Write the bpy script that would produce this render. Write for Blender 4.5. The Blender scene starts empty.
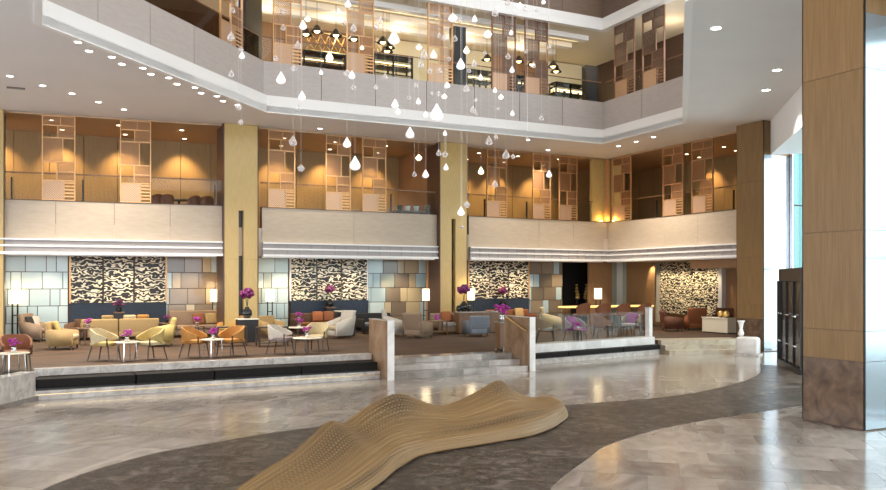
import bpy, bmesh, math, random
from mathutils import Matrix, Vector, geometry
random.seed(7)
SC = bpy.context.scene
COL = SC.collection
PI = math.pi
R_ = math.radians

# ------------------------------------------------------------------ camera, world, exposure
FPX, YAW, CAMH, HORY, CX, W, H = 835.0, R_(26.2), 2.5, 281.0, 443.0, 886.0, 490.0
cam_d = bpy.data.cameras.new('camera')
cam = bpy.data.objects.new('camera', cam_d)
COL.objects.link(cam)
cam.location = (0, 0, CAMH)
cam.rotation_euler = (PI / 2, 0, -YAW)
cam_d.sensor_width = 36.0
cam_d.lens = FPX / W * 36.0
cam_d.shift_y = (HORY - H / 2) / W
cam_d.clip_end = 500
SC.camera = cam

world = bpy.data.worlds.new('sky')
SC.world = world
world.use_nodes = True
bg = world.node_tree.nodes['Background']
bg.inputs[0].default_value = (0.9, 0.95, 1.0, 1)
bg.inputs[1].default_value = 2.3

SC.view_settings.view_transform = 'Standard'
SC.view_settings.look = 'None'
SC.view_settings.gamma = 1
SC.view_settings.use_curve_mapping = False
SC.view_settings.exposure = 0.9
SC.cycles.max_bounces = 9
SC.cycles.diffuse_bounces = 5
SC.cycles.glossy_bounces = 4
SC.cycles.transmission_bounces = 6
SC.cycles.transparent_max_bounces = 12
SC.cycles.caustics_reflective = False
SC.cycles.caustics_refractive = False
SC.cycles.sample_clamp_indirect = 4.0

FX, FY = math.sin(YAW), math.cos(YAW)
RX, RY = math.cos(YAW), -math.sin(YAW)


def cd(a, d):
    """lateral offset and depth seen from the camera's standpoint -> ground x, y"""
    return (FX * d + RX * a, FY * d + RY * a)


def at(px, py, z=0.0):
    d = (CAMH - z) * FPX / (py - HORY)
    return cd(d * (px - CX) / FPX, d)


def up(px, py, z):
    return at(px, py, z)


def on_y(px, y):
    u = (px - CX) / FPX
    t = y / (FY + RY * u)
    return (FX + RX * u) * t


def on_x(px, x):
    u = (px - CX) / FPX
    t = x / (FX + RX * u)
    return (FY + RY * u) * t


# ------------------------------------------------------------------ materials
MATS = {}


def mat(name, col, rough=0.5, metal=0.0, spec=0.5, emit=None, estr=0.0, coat=0.0, alpha=1.0, trans=0.0):
    if name in MATS:
        return MATS[name]
    m = bpy.data.materials.new(name)
    m.use_nodes = True
    b = m.node_tree.nodes['Principled BSDF']
    b.inputs['Base Color'].default_value = (*col, 1)
    b.inputs['Roughness'].default_value = rough
    b.inputs['Metallic'].default_value = metal
    b.inputs['Specular IOR Level'].default_value = spec
    b.inputs['Coat Weight'].default_value = coat
    b.inputs['Transmission Weight'].default_value = trans
    b.inputs['Alpha'].default_value = alpha
    if emit:
        b.inputs['Emission Color'].default_value = (*emit, 1)
        b.inputs['Emission Strength'].default_value = estr
    MATS[name] = m
    return m


def nodes(m):
    nt = m.node_tree
    return nt, nt.nodes, nt.links, nt.nodes['Principled BSDF']


def ramp(nt, stops, interp='LINEAR'):
    r = nt.nodes.new('ShaderNodeValToRGB')
    r.color_ramp.interpolation = interp
    el = r.color_ramp.elements
    while len(el) < len(stops):
        el.new(0.5)
    for e, (p, c) in zip(el, stops):
        e.position = p
        e.color = (*c, 1)
    return r


def noisy(name, c1, c2, scale=6.0, rough=0.5, stretch=(1, 1, 1), bump=0.0, metal=0.0, detail=4, coat=0.0, rand=0.0, lo=0.3, hi=0.7, spec=0.5, dist=0.0, bdist=0.01):
    """two tones mixed by a stretched noise in object space; rand shifts the value from object to object"""
    m = mat(name, c1, rough, metal, spec, coat=coat)
    nt, N, L, b = nodes(m)
    tc = N.new('ShaderNodeTexCoord')
    mp = N.new('ShaderNodeMapping')
    mp.inputs['Scale'].default_value = stretch
    src = tc.outputs['Object']
    if rand:
        oi = N.new('ShaderNodeObjectInfo')
        va = N.new('ShaderNodeVectorMath'); va.operation = 'MULTIPLY_ADD'
        cb = N.new('ShaderNodeCombineXYZ')
        for i in range(3):
            L.new(oi.outputs['Random'], cb.inputs[i])
        L.new(cb.outputs[0], va.inputs[0]); va.inputs[1].default_value = (37, 53, 17)
        L.new(src, va.inputs[2]); src = va.outputs[0]
    L.new(src, mp.inputs[0])
    nz = N.new('ShaderNodeTexNoise')
    nz.inputs['Scale'].default_value = scale
    nz.inputs['Detail'].default_value = detail
    nz.inputs['Distortion'].default_value = dist
    L.new(mp.outputs[0], nz.inputs['Vector'])
    r = ramp(nt, [(lo, c1), (hi, c2)])
    L.new(nz.outputs[0], r.inputs[0])
    out = r.outputs[0]
    if rand:
        hs = N.new('ShaderNodeHueSaturation')
        mr = N.new('ShaderNodeMapRange')
        mr.inputs['To Min'].default_value = 1 - rand
        mr.inputs['To Max'].default_value = 1 + rand
        L.new(oi.outputs['Random'], mr.inputs[0])
        L.new(mr.outputs[0], hs.inputs['Value'])
        L.new(out, hs.inputs['Color']); out = hs.outputs[0]
    L.new(out, b.inputs['Base Color'])
    if bump:
        bp = N.new('ShaderNodeBump')
        bp.inputs['Strength'].default_value = bump
        bp.inputs['Distance'].default_value = bdist
        L.new(nz.outputs[0], bp.inputs['Height'])
        L.new(bp.outputs[0], b.inputs['Normal'])
    return m


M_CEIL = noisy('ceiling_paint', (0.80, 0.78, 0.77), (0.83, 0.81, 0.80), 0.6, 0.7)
M_CORN = mat('cornice_paint', (0.88, 0.875, 0.87), 0.5)
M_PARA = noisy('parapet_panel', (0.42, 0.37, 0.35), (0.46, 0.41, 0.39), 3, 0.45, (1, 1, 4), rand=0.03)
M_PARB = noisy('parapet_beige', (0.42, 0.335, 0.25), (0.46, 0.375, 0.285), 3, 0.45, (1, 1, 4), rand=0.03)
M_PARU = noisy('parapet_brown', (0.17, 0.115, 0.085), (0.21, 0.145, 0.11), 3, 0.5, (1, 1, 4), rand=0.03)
M_GOLD = noisy('pier_gold_panel', (0.46, 0.31, 0.10), (0.54, 0.38, 0.15), 9, 0.4, (6, 6, 0.3), coat=0.1)
M_COLB = noisy('column_panel', (0.185, 0.105, 0.042), (0.245, 0.148, 0.065), 5, 0.42, (7, 7, 0.25), spec=0.35, rand=0.05)
M_STONE = noisy('column_stone', (0.075, 0.044, 0.027), (0.18, 0.115, 0.075), 4.5, 0.26, detail=10, dist=0.5, rand=0.06)
M_STEEL = mat('polished_cladding', (0.40, 0.45, 0.49), 0.16, 0.9)
M_DARK = mat('dark_metal', (0.018, 0.017, 0.018), 0.35, 0.3)
M_DGLS = mat('dark_glass', (0.015, 0.016, 0.018), 0.22, 0.0, 0.4)
M_BRZ = noisy('bronze_frame', (0.55, 0.30, 0.13), (0.66, 0.39, 0.19), 14, 0.36, metal=0.5)
M_BRZD = mat('bronze_dark', (0.22, 0.115, 0.07), 0.35, 0.5)
M_BRASS = mat('brass', (0.85, 0.62, 0.3), 0.2, 0.9)
M_CHROME = mat('chrome', (0.8, 0.8, 0.82), 0.12, 1.0)
M_WHITE = mat('white_lacquer', (0.82, 0.80, 0.79), 0.35)
M_GRILLE = noisy('grille_grey', (0.30, 0.27, 0.26), (0.38, 0.35, 0.34), 60, 0.5, (1, 1, 8))
M_GALW = noisy('gallery_wallcover', (0.30, 0.185, 0.075), (0.37, 0.235, 0.10), 4, 0.55, (5, 5, 0.4))
M_GALC = mat('gallery_ceiling', (0.42, 0.28, 0.17), 0.6)
M_BRNW = noisy('brown_wood_wall', (0.28, 0.15, 0.07), (0.36, 0.2, 0.10), 5, 0.35, (6, 6, 0.3))
M_WAINS = noisy('blue_upholstery', (0.03, 0.042, 0.065), (0.045, 0.06, 0.09), 30, 0.8, spec=0.1)
M_BLACK = noisy('bench_leather', (0.008, 0.0065, 0.006), (0.014, 0.012, 0.011), 20, 0.6, spec=0.12)
M_CREAM = mat('cream_plaster', (0.82, 0.72, 0.55), 0.6)
M_RESTW = mat('restaurant_wall', (0.75, 0.66, 0.45), 0.6)
M_OLIVE = noisy('olive_panel', (0.20, 0.23, 0.06), (0.32, 0.34, 0.11), 3, 0.5)
M_SCRD = mat('screen_dark', (0.09, 0.05, 0.035), 0.45, 0.3)
M_LEGD = mat('dark_wood_leg', (0.05, 0.027, 0.015), 0.4)
M_WALN = noisy('walnut', (0.13, 0.065, 0.03), (0.2, 0.105, 0.05), 6, 0.35, (1, 1, 0.2))
M_TABLE = mat('cream_table_top', (0.80, 0.73, 0.58), 0.25)
M_ORCH = noisy('orchid_petals', (0.22, 0.004, 0.16), (0.42, 0.015, 0.32), 30, 0.5)
M_HYDR = noisy('deep_purple_petals', (0.11, 0.006, 0.075), (0.2, 0.015, 0.13), 30, 0.5)
M_LEAF = mat('leaf_green', (0.04, 0.09, 0.03), 0.5)
M_POT = mat('black_ceramic', (0.012, 0.012, 0.013), 0.18)
M_SHADE = mat('lamp_shade_lit', (0.9, 0.8, 0.6), 0.7, emit=(1.0, 0.80, 0.50), estr=1.5)
M_LENS = mat('downlight_lens', (1, 1, 1), 0.4, emit=(1.0, 0.95, 0.88), estr=9.0)
M_LENSW = mat('downlight_lens_warm', (1, 0.9, 0.7), 0.4, emit=(1.0, 0.85, 0.6), estr=6.0)
M_RIM = mat('downlight_rim', (0.85, 0.83, 0.8), 0.4)
M_DROPL = mat('drop_glass_lit', (0.95, 0.95, 0.97), 0.2, emit=(1.0, 0.95, 0.9), estr=0.3, coat=0.6)
M_DROPW = mat('drop_glass_warm', (1.0, 0.93, 0.8), 0.2, emit=(1.0, 0.8, 0.5), estr=1.5, coat=0.6)
M_WIRE = mat('steel_wire', (0.75, 0.73, 0.72), 0.3, 0.4)
M_STRIP = mat('warm_light_strip', (1, 0.8, 0.45), 0.5, emit=(1.0, 0.75, 0.36), estr=2.6)
M_GOLDL = noisy('gold_leaf_ornament', (0.7, 0.42, 0.12), (0.95, 0.7, 0.3), 30, 0.3, metal=0.7, bump=0.6)


def glass(name, tint, clear=0.85, rough=0.0):
    m = bpy.data.materials.new(name)
    m.use_nodes = True
    nt = m.node_tree
    nt.nodes.clear()
    o = nt.nodes.new('ShaderNodeOutputMaterial')
    mx = nt.nodes.new('ShaderNodeMixShader')
    t = nt.nodes.new('ShaderNodeBsdfTransparent')
    t.inputs[0].default_value = (*tint, 1)
    g = nt.nodes.new('ShaderNodeBsdfGlossy')
    g.inputs['Roughness'].default_value = 0.02 + rough
    lw = nt.nodes.new('ShaderNodeLayerWeight')
    lw.inputs['Blend'].default_value = 0.5
    pw = nt.nodes.new('ShaderNodeMath'); pw.operation = 'POWER'; pw.inputs[1].default_value = 4.0
    ma = nt.nodes.new('ShaderNodeMath'); ma.operation = 'MULTIPLY_ADD'; ma.inputs[1].default_value = 0.2; ma.inputs[2].default_value = 0.012
    nt.links.new(lw.outputs['Facing'], pw.inputs[0])
    nt.links.new(pw.outputs[0], ma.inputs[0])
    nt.links.new(ma.outputs[0], mx.inputs[0])
    nt.links.new(t.outputs[0], mx.inputs[1])
    nt.links.new(g.outputs[0], mx.inputs[2])
    nt.links.new(mx.outputs[0], o.inputs[0])
    MATS[name] = m
    return m


M_GLASS = glass('clear_glass', (0.93, 0.95, 0.94))
M_GLAST = glass('teal_curtain_glass', (0.90, 0.97, 0.97))
M_GLASD = glass('smoked_glass', (0.42, 0.38, 0.36))


def drop_glass():
    m = bpy.data.materials.new('drop_glass_clear'); m.use_nodes = True
    nt = m.node_tree; b = nt.nodes['Principled BSDF']; o = nt.nodes['Material Output']
    b.inputs['Base Color'].default_value = (0.96, 0.93, 0.94, 1); b.inputs['Roughness'].default_value = 0.12; b.inputs['Coat Weight'].default_value = 1.0
    mx = nt.nodes.new('ShaderNodeMixShader'); t = nt.nodes.new('ShaderNodeBsdfTransparent')
    t.inputs[0].default_value = (0.97, 0.95, 0.96, 1)
    lw = nt.nodes.new('ShaderNodeLayerWeight'); lw.inputs['Blend'].default_value = 0.5
    ma = nt.nodes.new('ShaderNodeMath'); ma.operation = 'MULTIPLY_ADD'; ma.inputs[1].default_value = 0.75; ma.inputs[2].default_value = 0.16
    nt.links.new(lw.outputs['Facing'], ma.inputs[0]); nt.links.new(ma.outputs[0], mx.inputs[0])
    nt.links.new(t.outputs[0], mx.inputs[1]); nt.links.new(b.outputs[0], mx.inputs[2]); nt.links.new(mx.outputs[0], o.inputs[0])
    return m


M_DROPC = drop_glass()


def marble(name, dark, mid, light, vein, scale=0.5, rough=0.09, rand=0.08, island=False, stretch=(1, 1, 1), spec=0.5, veins=0.3):
    m = mat(name, mid, rough, 0, 0.55)
    nt, N, L, b = nodes(m)
    tc = N.new('ShaderNodeTexCoord')
    oi = N.new('ShaderNodeObjectInfo')
    src = oi.outputs['Random']
    if island:
        ge = N.new('ShaderNodeNewGeometry'); src = ge.outputs['Random Per Island']
    cb = N.new('ShaderNodeCombineXYZ')
    for i in range(3):
        L.new(src, cb.inputs[i])
    va = N.new('ShaderNodeVectorMath'); va.operation = 'MULTIPLY_ADD'
    va.inputs[1].default_value = (31, 47, 11)
    mp = N.new('ShaderNodeMapping'); mp.inputs['Scale'].default_value = stretch
    L.new(tc.outputs['Object'], mp.inputs[0])
    L.new(cb.outputs[0], va.inputs[0]); L.new(mp.outputs[0], va.inputs[2])
    n1 = N.new('ShaderNodeTexNoise'); n1.inputs['Scale'].default_value = scale; n1.inputs['Detail'].default_value = 8; n1.inputs['Distortion'].default_value = 1.4
    L.new(va.outputs[0], n1.inputs['Vector'])
    r1 = ramp(nt, [(0.28, dark), (0.5, mid), (0.72, light)])
    L.new(n1.outputs[0], r1.inputs[0])
    n2 = N.new('ShaderNodeTexNoise'); n2.inputs['Scale'].default_value = scale * 2.2; n2.inputs['Detail'].default_value = 10; n2.inputs['Distortion'].default_value = 3.0
    L.new(va.outputs[0], n2.inputs['Vector'])
    r2 = ramp(nt, [(0.47, (0, 0, 0)), (0.5, (1, 1, 1)), (0.53, (0, 0, 0))])
    L.new(n2.outputs[0], r2.inputs[0])
    mx = N.new('ShaderNodeMix'); mx.data_type = 'RGBA'
    ml = N.new('ShaderNodeMath'); ml.operation = 'MULTIPLY'; ml.inputs[1].default_value = 0.35
    L.new(r2.outputs[0], ml.inputs[0]); L.new(ml.outputs[0], mx.inputs[0])
    L.new(r1.outputs[0], mx.inputs[6]); mx.inputs[7].default_value = (*vein, 1); b.inputs['Specular IOR Level'].default_value = spec; ml.inputs[1].default_value = veins
    hs = N.new('ShaderNodeHueSaturation')
    mr = N.new('ShaderNodeMapRange'); mr.inputs['To Min'].default_value = 1 - rand; mr.inputs['To Max'].default_value = 1 + rand
    L.new(src, mr.inputs[0]); L.new(mr.outputs[0], hs.inputs['Value']); L.new(mx.outputs[2], hs.inputs['Color'])
    L.new(hs.outputs[0], b.inputs['Base Color'])
    return m


LT = ((0.20, 0.165, 0.14), (0.29, 0.25, 0.22), (0.41, 0.365, 0.325), (0.50, 0.45, 0.41))
M_TILE = marble('floor_marble', *LT, scale=0.8, rand=0.14, rough=0.15, veins=0.16, stretch=(1, 2.2, 1))
M_TILES = marble('floor_marble_far', *LT, scale=0.8, rand=0.12, island=True, rough=0.15, veins=0.16)
M_BAND = marble('dark_floor_marble', (0.016, 0.012, 0.010), (0.05, 0.040, 0.034), (0.17, 0.142, 0.122), (0.32, 0.28, 0.25), scale=3.0, rand=0.14, rough=0.34, spec=0.5, veins=0.45)
nodes(M_BAND)[3].inputs['IOR'].default_value = 1.2
M_STEP = marble('step_marble', (0.18, 0.15, 0.13), (0.28, 0.24, 0.215), (0.42, 0.375, 0.345), (0.5, 0.46, 0.43), scale=1.2, rand=0.3, rough=0.1)
M_PALE = marble('pale_marble', (0.5, 0.47, 0.45), (0.62, 0.59, 0.57), (0.72, 0.7, 0.68), (0.8, 0.78, 0.76), scale=1.2, rand=0.05, rough=0.2)
M_CAP = marble('cap_marble', (0.30, 0.265, 0.24), (0.42, 0.38, 0.35), (0.54, 0.50, 0.46), (0.62, 0.58, 0.55), scale=3.5, rand=0.05, rough=0.25)
M_WALLM = marble('stair_wall_marble', (0.15, 0.085, 0.05), (0.24, 0.15, 0.09), (0.33, 0.22, 0.14), (0.4, 0.29, 0.2), scale=1.5, rand=0.03, rough=0.2, stretch=(1, 1, .4))
M_TRAV = marble('travertine_step', (0.30, 0.245, 0.18), (0.42, 0.355, 0.27), (0.53, 0.46, 0.36), (0.58, 0.52, 0.42), scale=2, rand=0.05, rough=0.3)
M_GROUT = mat('grout', (0.16, 0.14, 0.125), 0.5)

# carpet with planks of warm brown tones
M_CARP = noisy('lounge_carpet', (0.022, 0.010, 0.0045), (0.085, 0.037, 0.011), 1.3, 0.75, (0.5, 2.2, 1), detail=6)


def art_material():
    m = mat('carved_art_panel', (0.02, 0.018, 0.016), 0.4)
    nt, N, L, b = nodes(m)
    tc = N.new('ShaderNodeTexCoord')
    mp = N.new('ShaderNodeMapping'); mp.inputs['Scale'].default_value = (1.0, 1.0, 1.5)
    oi = N.new('ShaderNodeObjectInfo')
    cb = N.new('ShaderNodeCombineXYZ')
    for i in range(3):
        L.new(oi.outputs['Random'], cb.inputs[i])
    va = N.new('ShaderNodeVectorMath'); va.operation = 'MULTIPLY_ADD'; va.inputs[1].default_value = (9, 5, 13)
    L.new(tc.outputs['Object'], mp.inputs[0]); L.new(cb.outputs[0], va.inputs[0]); L.new(mp.outputs[0], va.inputs[2])
    nz = N.new('ShaderNodeTexWave'); nz.wave_type = 'BANDS'; nz.bands_direction = 'Z'
    nz.inputs['Scale'].default_value = 1.35; nz.inputs['Distortion'].default_value = 9.0
    nz.inputs['Detail'].default_value = 1.0; nz.inputs['Detail Scale'].default_value = 3.6; nz.inputs['Detail Roughness'].default_value = 0.6
    L.new(va.outputs[0], nz.inputs['Vector'])
    r = ramp(nt, [(0.0, (0.012, 0.01, 0.009)), (0.58, (0.02, 0.017, 0.014)), (0.68, (0.80, 0.70, 0.50)), (1.0, (0.9, 0.82, 0.66))])
    L.new(nz.outputs['Fac'], r.inputs[0]); L.new(r.outputs[0], b.inputs['Base Color'])
    bp = N.new('ShaderNodeBump'); bp.inputs['Strength'].default_value = 0.8; bp.inputs['Distance'].default_value = 0.03
    L.new(r.outputs[0], bp.inputs['Height']); L.new(bp.outputs[0], b.inputs['Normal'])
    return m


M_ART = art_material()


def lattice_material(name, base, scale, open_share):
    """pierced bronze sheet: a fine diagonal lattice with real see-through holes"""
    m = mat(name, base, 0.4, 0.35)
    nt, N, L, b = nodes(m)
    tc = N.new('ShaderNodeTexCoord')
    mp = N.new('ShaderNodeMapping')
    mp.inputs['Rotation'].default_value = (0, R_(45), 0)
    mp.inputs['Scale'].default_value = (scale, scale, scale)
    L.new(tc.outputs['Object'], mp.inputs[0])
    sx = N.new('ShaderNodeSeparateXYZ'); L.new(mp.outputs[0], sx.inputs[0])
    masks = []
    for k in (0, 2):
        fr = N.new('ShaderNodeMath'); fr.operation = 'FRACT'; L.new(sx.outputs[k], fr.inputs[0])
        lt = N.new('ShaderNodeMath'); lt.operation = 'LESS_THAN'; lt.inputs[1].default_value = open_share; L.new(fr.outputs[0], lt.inputs[0])
        masks.append(lt)
    ml = N.new('ShaderNodeMath'); ml.operation = 'MULTIPLY'
    L.new(masks[0].outputs[0], ml.inputs[0]); L.new(masks[1].outputs[0], ml.inputs[1])
    inv = N.new('ShaderNodeMath'); inv.operation = 'SUBTRACT'; inv.inputs[0].default_value = 1.0
    L.new(ml.outputs[0], inv.inputs[1]); L.new(inv.outputs[0], b.inputs['Alpha'])
    return m


M_LATT = lattice_material('pierced_bronze', (0.36, 0.18, 0.085), 24.0, 0.68)
M_LATTF = lattice_material('fine_pierced_bronze', (0.58, 0.37, 0.24), 18.0, 0.5)
M_LATTD = lattice_material('pierced_bronze_dark', (0.15, 0.09, 0.065), 24.0, 0.62)


def wood_material():
    m = mat('laminated_oak', (0.42, 0.27, 0.12), 0.42)
    nt, N, L, b = nodes(m)
    uv = N.new('ShaderNodeTexCoord')
    sp = N.new('ShaderNodeSeparateXYZ'); L.new(uv.outputs['UV'], sp.inputs[0])
    # long lamination bands
    mp = N.new('ShaderNodeMapping'); mp.inputs['Scale'].default_value = (5, 120, 1)
    L.new(uv.outputs['UV'], mp.inputs[0])
    nz = N.new('ShaderNodeTexNoise'); nz.inputs['Scale'].default_value = 1.0; nz.inputs['Detail'].default_value = 5; nz.inputs['Distortion'].default_value = 0.6
    L.new(mp.outputs[0], nz.inputs['Vector'])
    r = ramp(nt, [(0.25, (0.145, 0.08, 0.028)), (0.5, (0.225, 0.133, 0.051)), (0.75, (0.31, 0.193, 0.083))])
    L.new(nz.outputs[0], r.inputs[0])
    # woven slits: brick pattern along the laminations
    mp2 = N.new('ShaderNodeMapping'); mp2.inputs['Scale'].default_value = (120, 62, 1)
    L.new(uv.outputs['UV'], mp2.inputs[0])
    br = N.new('ShaderNodeTexBrick'); br.inputs['Scale'].default_value = 1.0
    br.inputs['Mortar Size'].default_value = 0.24; br.inputs['Mortar Smooth'].default_value = 0.6
    br.inputs['Brick Width'].default_value = 1.0; br.inputs['Row Height'].default_value = 1.0
    L.new(mp2.outputs[0], br.inputs['Vector'])
    r3 = N.new('ShaderNodeAttribute'); r3.attribute_name = 'weave'
    ml = N.new('ShaderNodeMath'); ml.operation = 'MULTIPLY'
    L.new(br.outputs['Fac'], ml.inputs[0]); L.new(r3.outputs['Fac'], ml.inputs[1])
    mx = N.new('ShaderNodeMix'); mx.data_type = 'RGBA'
    L.new(ml.outputs[0], mx.inputs[0]); L.new(r.outputs[0], mx.inputs[6]); mx.inputs[7].default_value = (0.035, 0.017, 0.006, 1)
    L.new(mx.outputs[2], b.inputs['Base Color'])
    sub = N.new('ShaderNodeMath'); sub.operation = 'SUBTRACT'
    L.new(nz.outputs[0], sub.inputs[0]); L.new(ml.outputs[0], sub.inputs[1])
    bp = N.new('ShaderNodeBump'); bp.inputs['Strength'].default_value = 0.7; bp.inputs['Distance'].default_value = 0.02
    L.new(sub.outputs[0], bp.inputs['Height']); L.new(bp.outputs[0], b.inputs['Normal'])
    return m


M_WOOD = wood_material()


def fab(name, c):
    c = tuple(0.62 * x * (0.75 + 0.25 * x / max(c)) for x in c)
    return noisy('fabric_' + name, tuple(x * 0.88 for x in c), tuple(min(1, x * 1.1) for x in c), 26, 0.75, bump=0.15)


F_TAN = fab('tan', (0.52, 0.37, 0.17))
F_YEL = fab('straw', (0.72, 0.56, 0.22))
F_CRM = fab('cream', (0.78, 0.66, 0.42))
F_ORG = fab('amber', (0.66, 0.34, 0.08))
F_BRN = fab('chestnut', (0.33, 0.13, 0.05))
F_DBR = fab('dark_brown', (0.16, 0.085, 0.045))
F_WHT = fab('white', (0.80, 0.74, 0.66))
F_LIL = fab('lilac', (0.46, 0.37, 0.37))
F_TAU = fab('taupe', (0.40, 0.29, 0.20))
F_BLU = fab('blue_grey', (0.28, 0.30, 0.34))
F_PUR = fab('purple', (0.34, 0.07, 0.26))
F_GRY = fab('grey', (0.55, 0.50, 0.47))
F_RST = fab('rust', (0.45, 0.17, 0.06))
F_MAH = fab('mahogany', (0.22, 0.085, 0.04))
F_BLK = fab('charcoal', (0.03, 0.027, 0.026))


# ------------------------------------------------------------------ mesh helpers
class MB:
    def __init__(s):
        s.bm = bmesh.new()
        s.uv = None

    def face(s, pts):
        vs = [s.bm.verts.new(p) for p in pts]
        return s.bm.faces.new(vs)

    def box(s, x0, x1, y0, y1, z0, z1, mw=None):
        v = [Vector((x, y, z)) for z in (z0, z1) for x, y in ((x0, y0), (x1, y0), (x1, y1), (x0, y1))]
        if mw:
            v = [mw @ p for p in v]
        v = [s.bm.verts.new(p) for p in v]
        for f in ((3, 2, 1, 0), (4, 5, 6, 7), (0, 1, 5, 4), (1, 2, 6, 5), (2, 3, 7, 6), (3, 0, 4, 7)):
            s.bm.faces.new([v[i] for i in f])
        return s

    def rbox(s, x0, x1, y0, y1, z0, z1, r=0.03, seg=2, mw=None):
        t = bmesh.new()
        bmesh.ops.create_cube(t, size=1)
        for v in t.verts:
            v.co = Vector(((v.co.x + .5) * (x1 - x0) + x0, (v.co.y + .5) * (y1 - y0) + y0, (v.co.z + .5) * (z1 - z0) + z0))
        bmesh.ops.bevel(t, geom=t.edges[:], offset=r, segments=seg, affect='EDGES', profile=0.5)
        if mw:
            t.transform(mw)
        me = bpy.data.meshes.new('t'); t.to_mesh(me); t.free()
        s.bm.from_mesh(me); bpy.data.meshes.remove(me)
        return s

    def prism(s, poly, z0, z1):
        n = len(poly)
        a = [s.bm.verts.new((x, y, z0)) for x, y in poly]
        b = [s.bm.verts.new((x, y, z1)) for x, y in poly]
        s.bm.faces.new(a[::-1]); s.bm.faces.new(b)
        for i in range(n):
            j = (i + 1) % n
            s.bm.faces.new((a[i], a[j], b[j], b[i]))
        return s

    def plate(s, outer, holes, z0, z1):
        """horizontal slab with holes"""
        loops = [outer] + holes
        flat = [p for l in loops for p in l]
        tr = geometry.tessellate_polygon([[Vector((x, y, 0)) for x, y in l] for l in loops])
        lo = [s.bm.verts.new((x, y, z0)) for x, y in flat]
        hi = [s.bm.verts.new((x, y, z1)) for x, y in flat]
        for t in tr:
            try:
                s.bm.faces.new([lo[i] for i in t]); s.bm.faces.new([hi[i] for i in t])
            except ValueError:
                pass
        k = 0
        for l in loops:
            n = len(l)
            for i in range(n):
                j = (i + 1) % n
                s.bm.faces.new((lo[k + i], lo[k + j], hi[k + j], hi[k + i]))
            k += n
        return s

    def tube(s, p0, p1, r0, r1=None, n=8, cap=True):
        r1 = r0 if r1 is None else r1
        p0, p1 = Vector(p0), Vector(p1)
        d = (p1 - p0).normalized()
        a = d.orthogonal().normalized(); b = d.cross(a)
        c0 = [s.bm.verts.new(p0 + (a * math.cos(t) + b * math.sin(t)) * r0) for t in [2 * PI * i / n for i in range(n)]]
        c1 = [s.bm.verts.new(p1 + (a * math.cos(t) + b * math.sin(t)) * r1) for t in [2 * PI * i / n for i in range(n)]]
        for i in range(n):
            j = (i + 1) % n
            s.bm.faces.new((c0[i], c0[j], c1[j], c1[i]))
        if cap:
            s.bm.faces.new(c0[::-1]); s.bm.faces.new(c1)
        return s

    def lathe(s, prof, n=16, o=(0, 0, 0)):
        rings = []
        for r, z in prof:
            if r < 1e-5:
                rings.append([s.bm.verts.new((o[0], o[1], o[2] + z))])
            else:
                rings.append([s.bm.verts.new((o[0] + r * math.cos(2 * PI * i / n), o[1] + r * math.sin(2 * PI * i / n), o[2] + z)) for i in range(n)])
        for A, B in zip(rings, rings[1:]):
            for i in range(n):
                j = (i + 1) % n
                if len(A) == 1 and len(B) == 1:
                    continue
                if len(A) == 1:
                    s.bm.faces.new((A[0], B[j], B[i]))
                elif len(B) == 1:
                    s.bm.faces.new((A[i], A[j], B[0]))
                else:
                    s.bm.faces.new((A[i], A[j], B[j], B[i]))
        return s

    def ball(s, c, r, sub=1, sc=(1, 1, 1)):
        t = bmesh.new()
        bmesh.ops.create_icosphere(t, subdivisions=sub, radius=r)
        t.transform(Matrix.Translation(c) @ Matrix.Diagonal((*sc, 1)))
        me = bpy.data.meshes.new('t'); t.to_mesh(me); t.free()
        s.bm.from_mesh(me); bpy.data.meshes.remove(me)
        return s

    def mesh(s, name, m, smooth=False):
        bmesh.ops.recalc_face_normals(s.bm, faces=s.bm.faces[:])
        me = bpy.data.meshes.new(name)
        s.bm.to_mesh(me); s.bm.free()
        me.materials.append(m)
        if smooth:
            for p in me.polygons:
                p.use_smooth = True
        return me

    def build(s, name, m, parent=None, mw=None, smooth=False):
        o = bpy.data.objects.new(name, s.mesh(name, m, smooth))
        COL.objects.link(o)
        if parent:
            o.parent = parent
        if mw:
            o.matrix_local = mw
        return o


def place(name, me, parent=None, mw=None):
    o = bpy.data.objects.new(name, me)
    COL.objects.link(o)
    if parent:
        o.parent = parent
    if mw:
        o.matrix_local = mw
    return o


def tag(o, label=None, cat=None, group=None, kind=None):
    if label: o['label'] = label
    if cat: o['category'] = cat
    if group: o['group'] = group
    if kind: o['kind'] = kind
    return o


def thing(name, label, cat, loc=(0, 0, 0), rz=0.0, group=None, scale=None):
    o = bpy.data.objects.new(name, None)
    COL.objects.link(o)
    o.empty_display_size = 0.1
    o.location = loc
    o.rotation_euler = (0, 0, rz)
    if scale: o.scale = scale
    return tag(o, label, cat, group)


def struct(name, label=None):
    o = bpy.data.objects.new(name, None)
    COL.objects.link(o)
    o['kind'] = 'structure'
    if label: o['label'] = label
    return o


def skind(o, label=None):
    o['kind'] = 'structure'
    if label: o['label'] = label
    return o


def copy_tree(root, parent=None):
    c = root.copy(); COL.objects.link(c)
    if parent: c.parent = parent
    for ch in root.children:
        copy_tree(ch, c)
    return c


ORD = ['first', 'second', 'third', 'fourth', 'fifth', 'sixth', 'seventh', 'eighth', 'ninth', 'tenth']


def light(name, kind, loc, energy, col=(1, 0.86, 0.66), size=0.1, rot=None, spot=None, blend=0.6, parent=None):
    d = bpy.data.lights.new(name, kind)
    d.energy = energy; d.color = col
    if kind == 'AREA': d.size = size
    else: d.shadow_soft_size = size
    if kind == 'SPOT':
        d.spot_size = spot or R_(100); d.spot_blend = blend
    o = bpy.data.objects.new(name, d); COL.objects.link(o)
    o.location = loc
    if rot: o.rotation_euler = rot
    if parent: o.parent = parent
    return o


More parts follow.
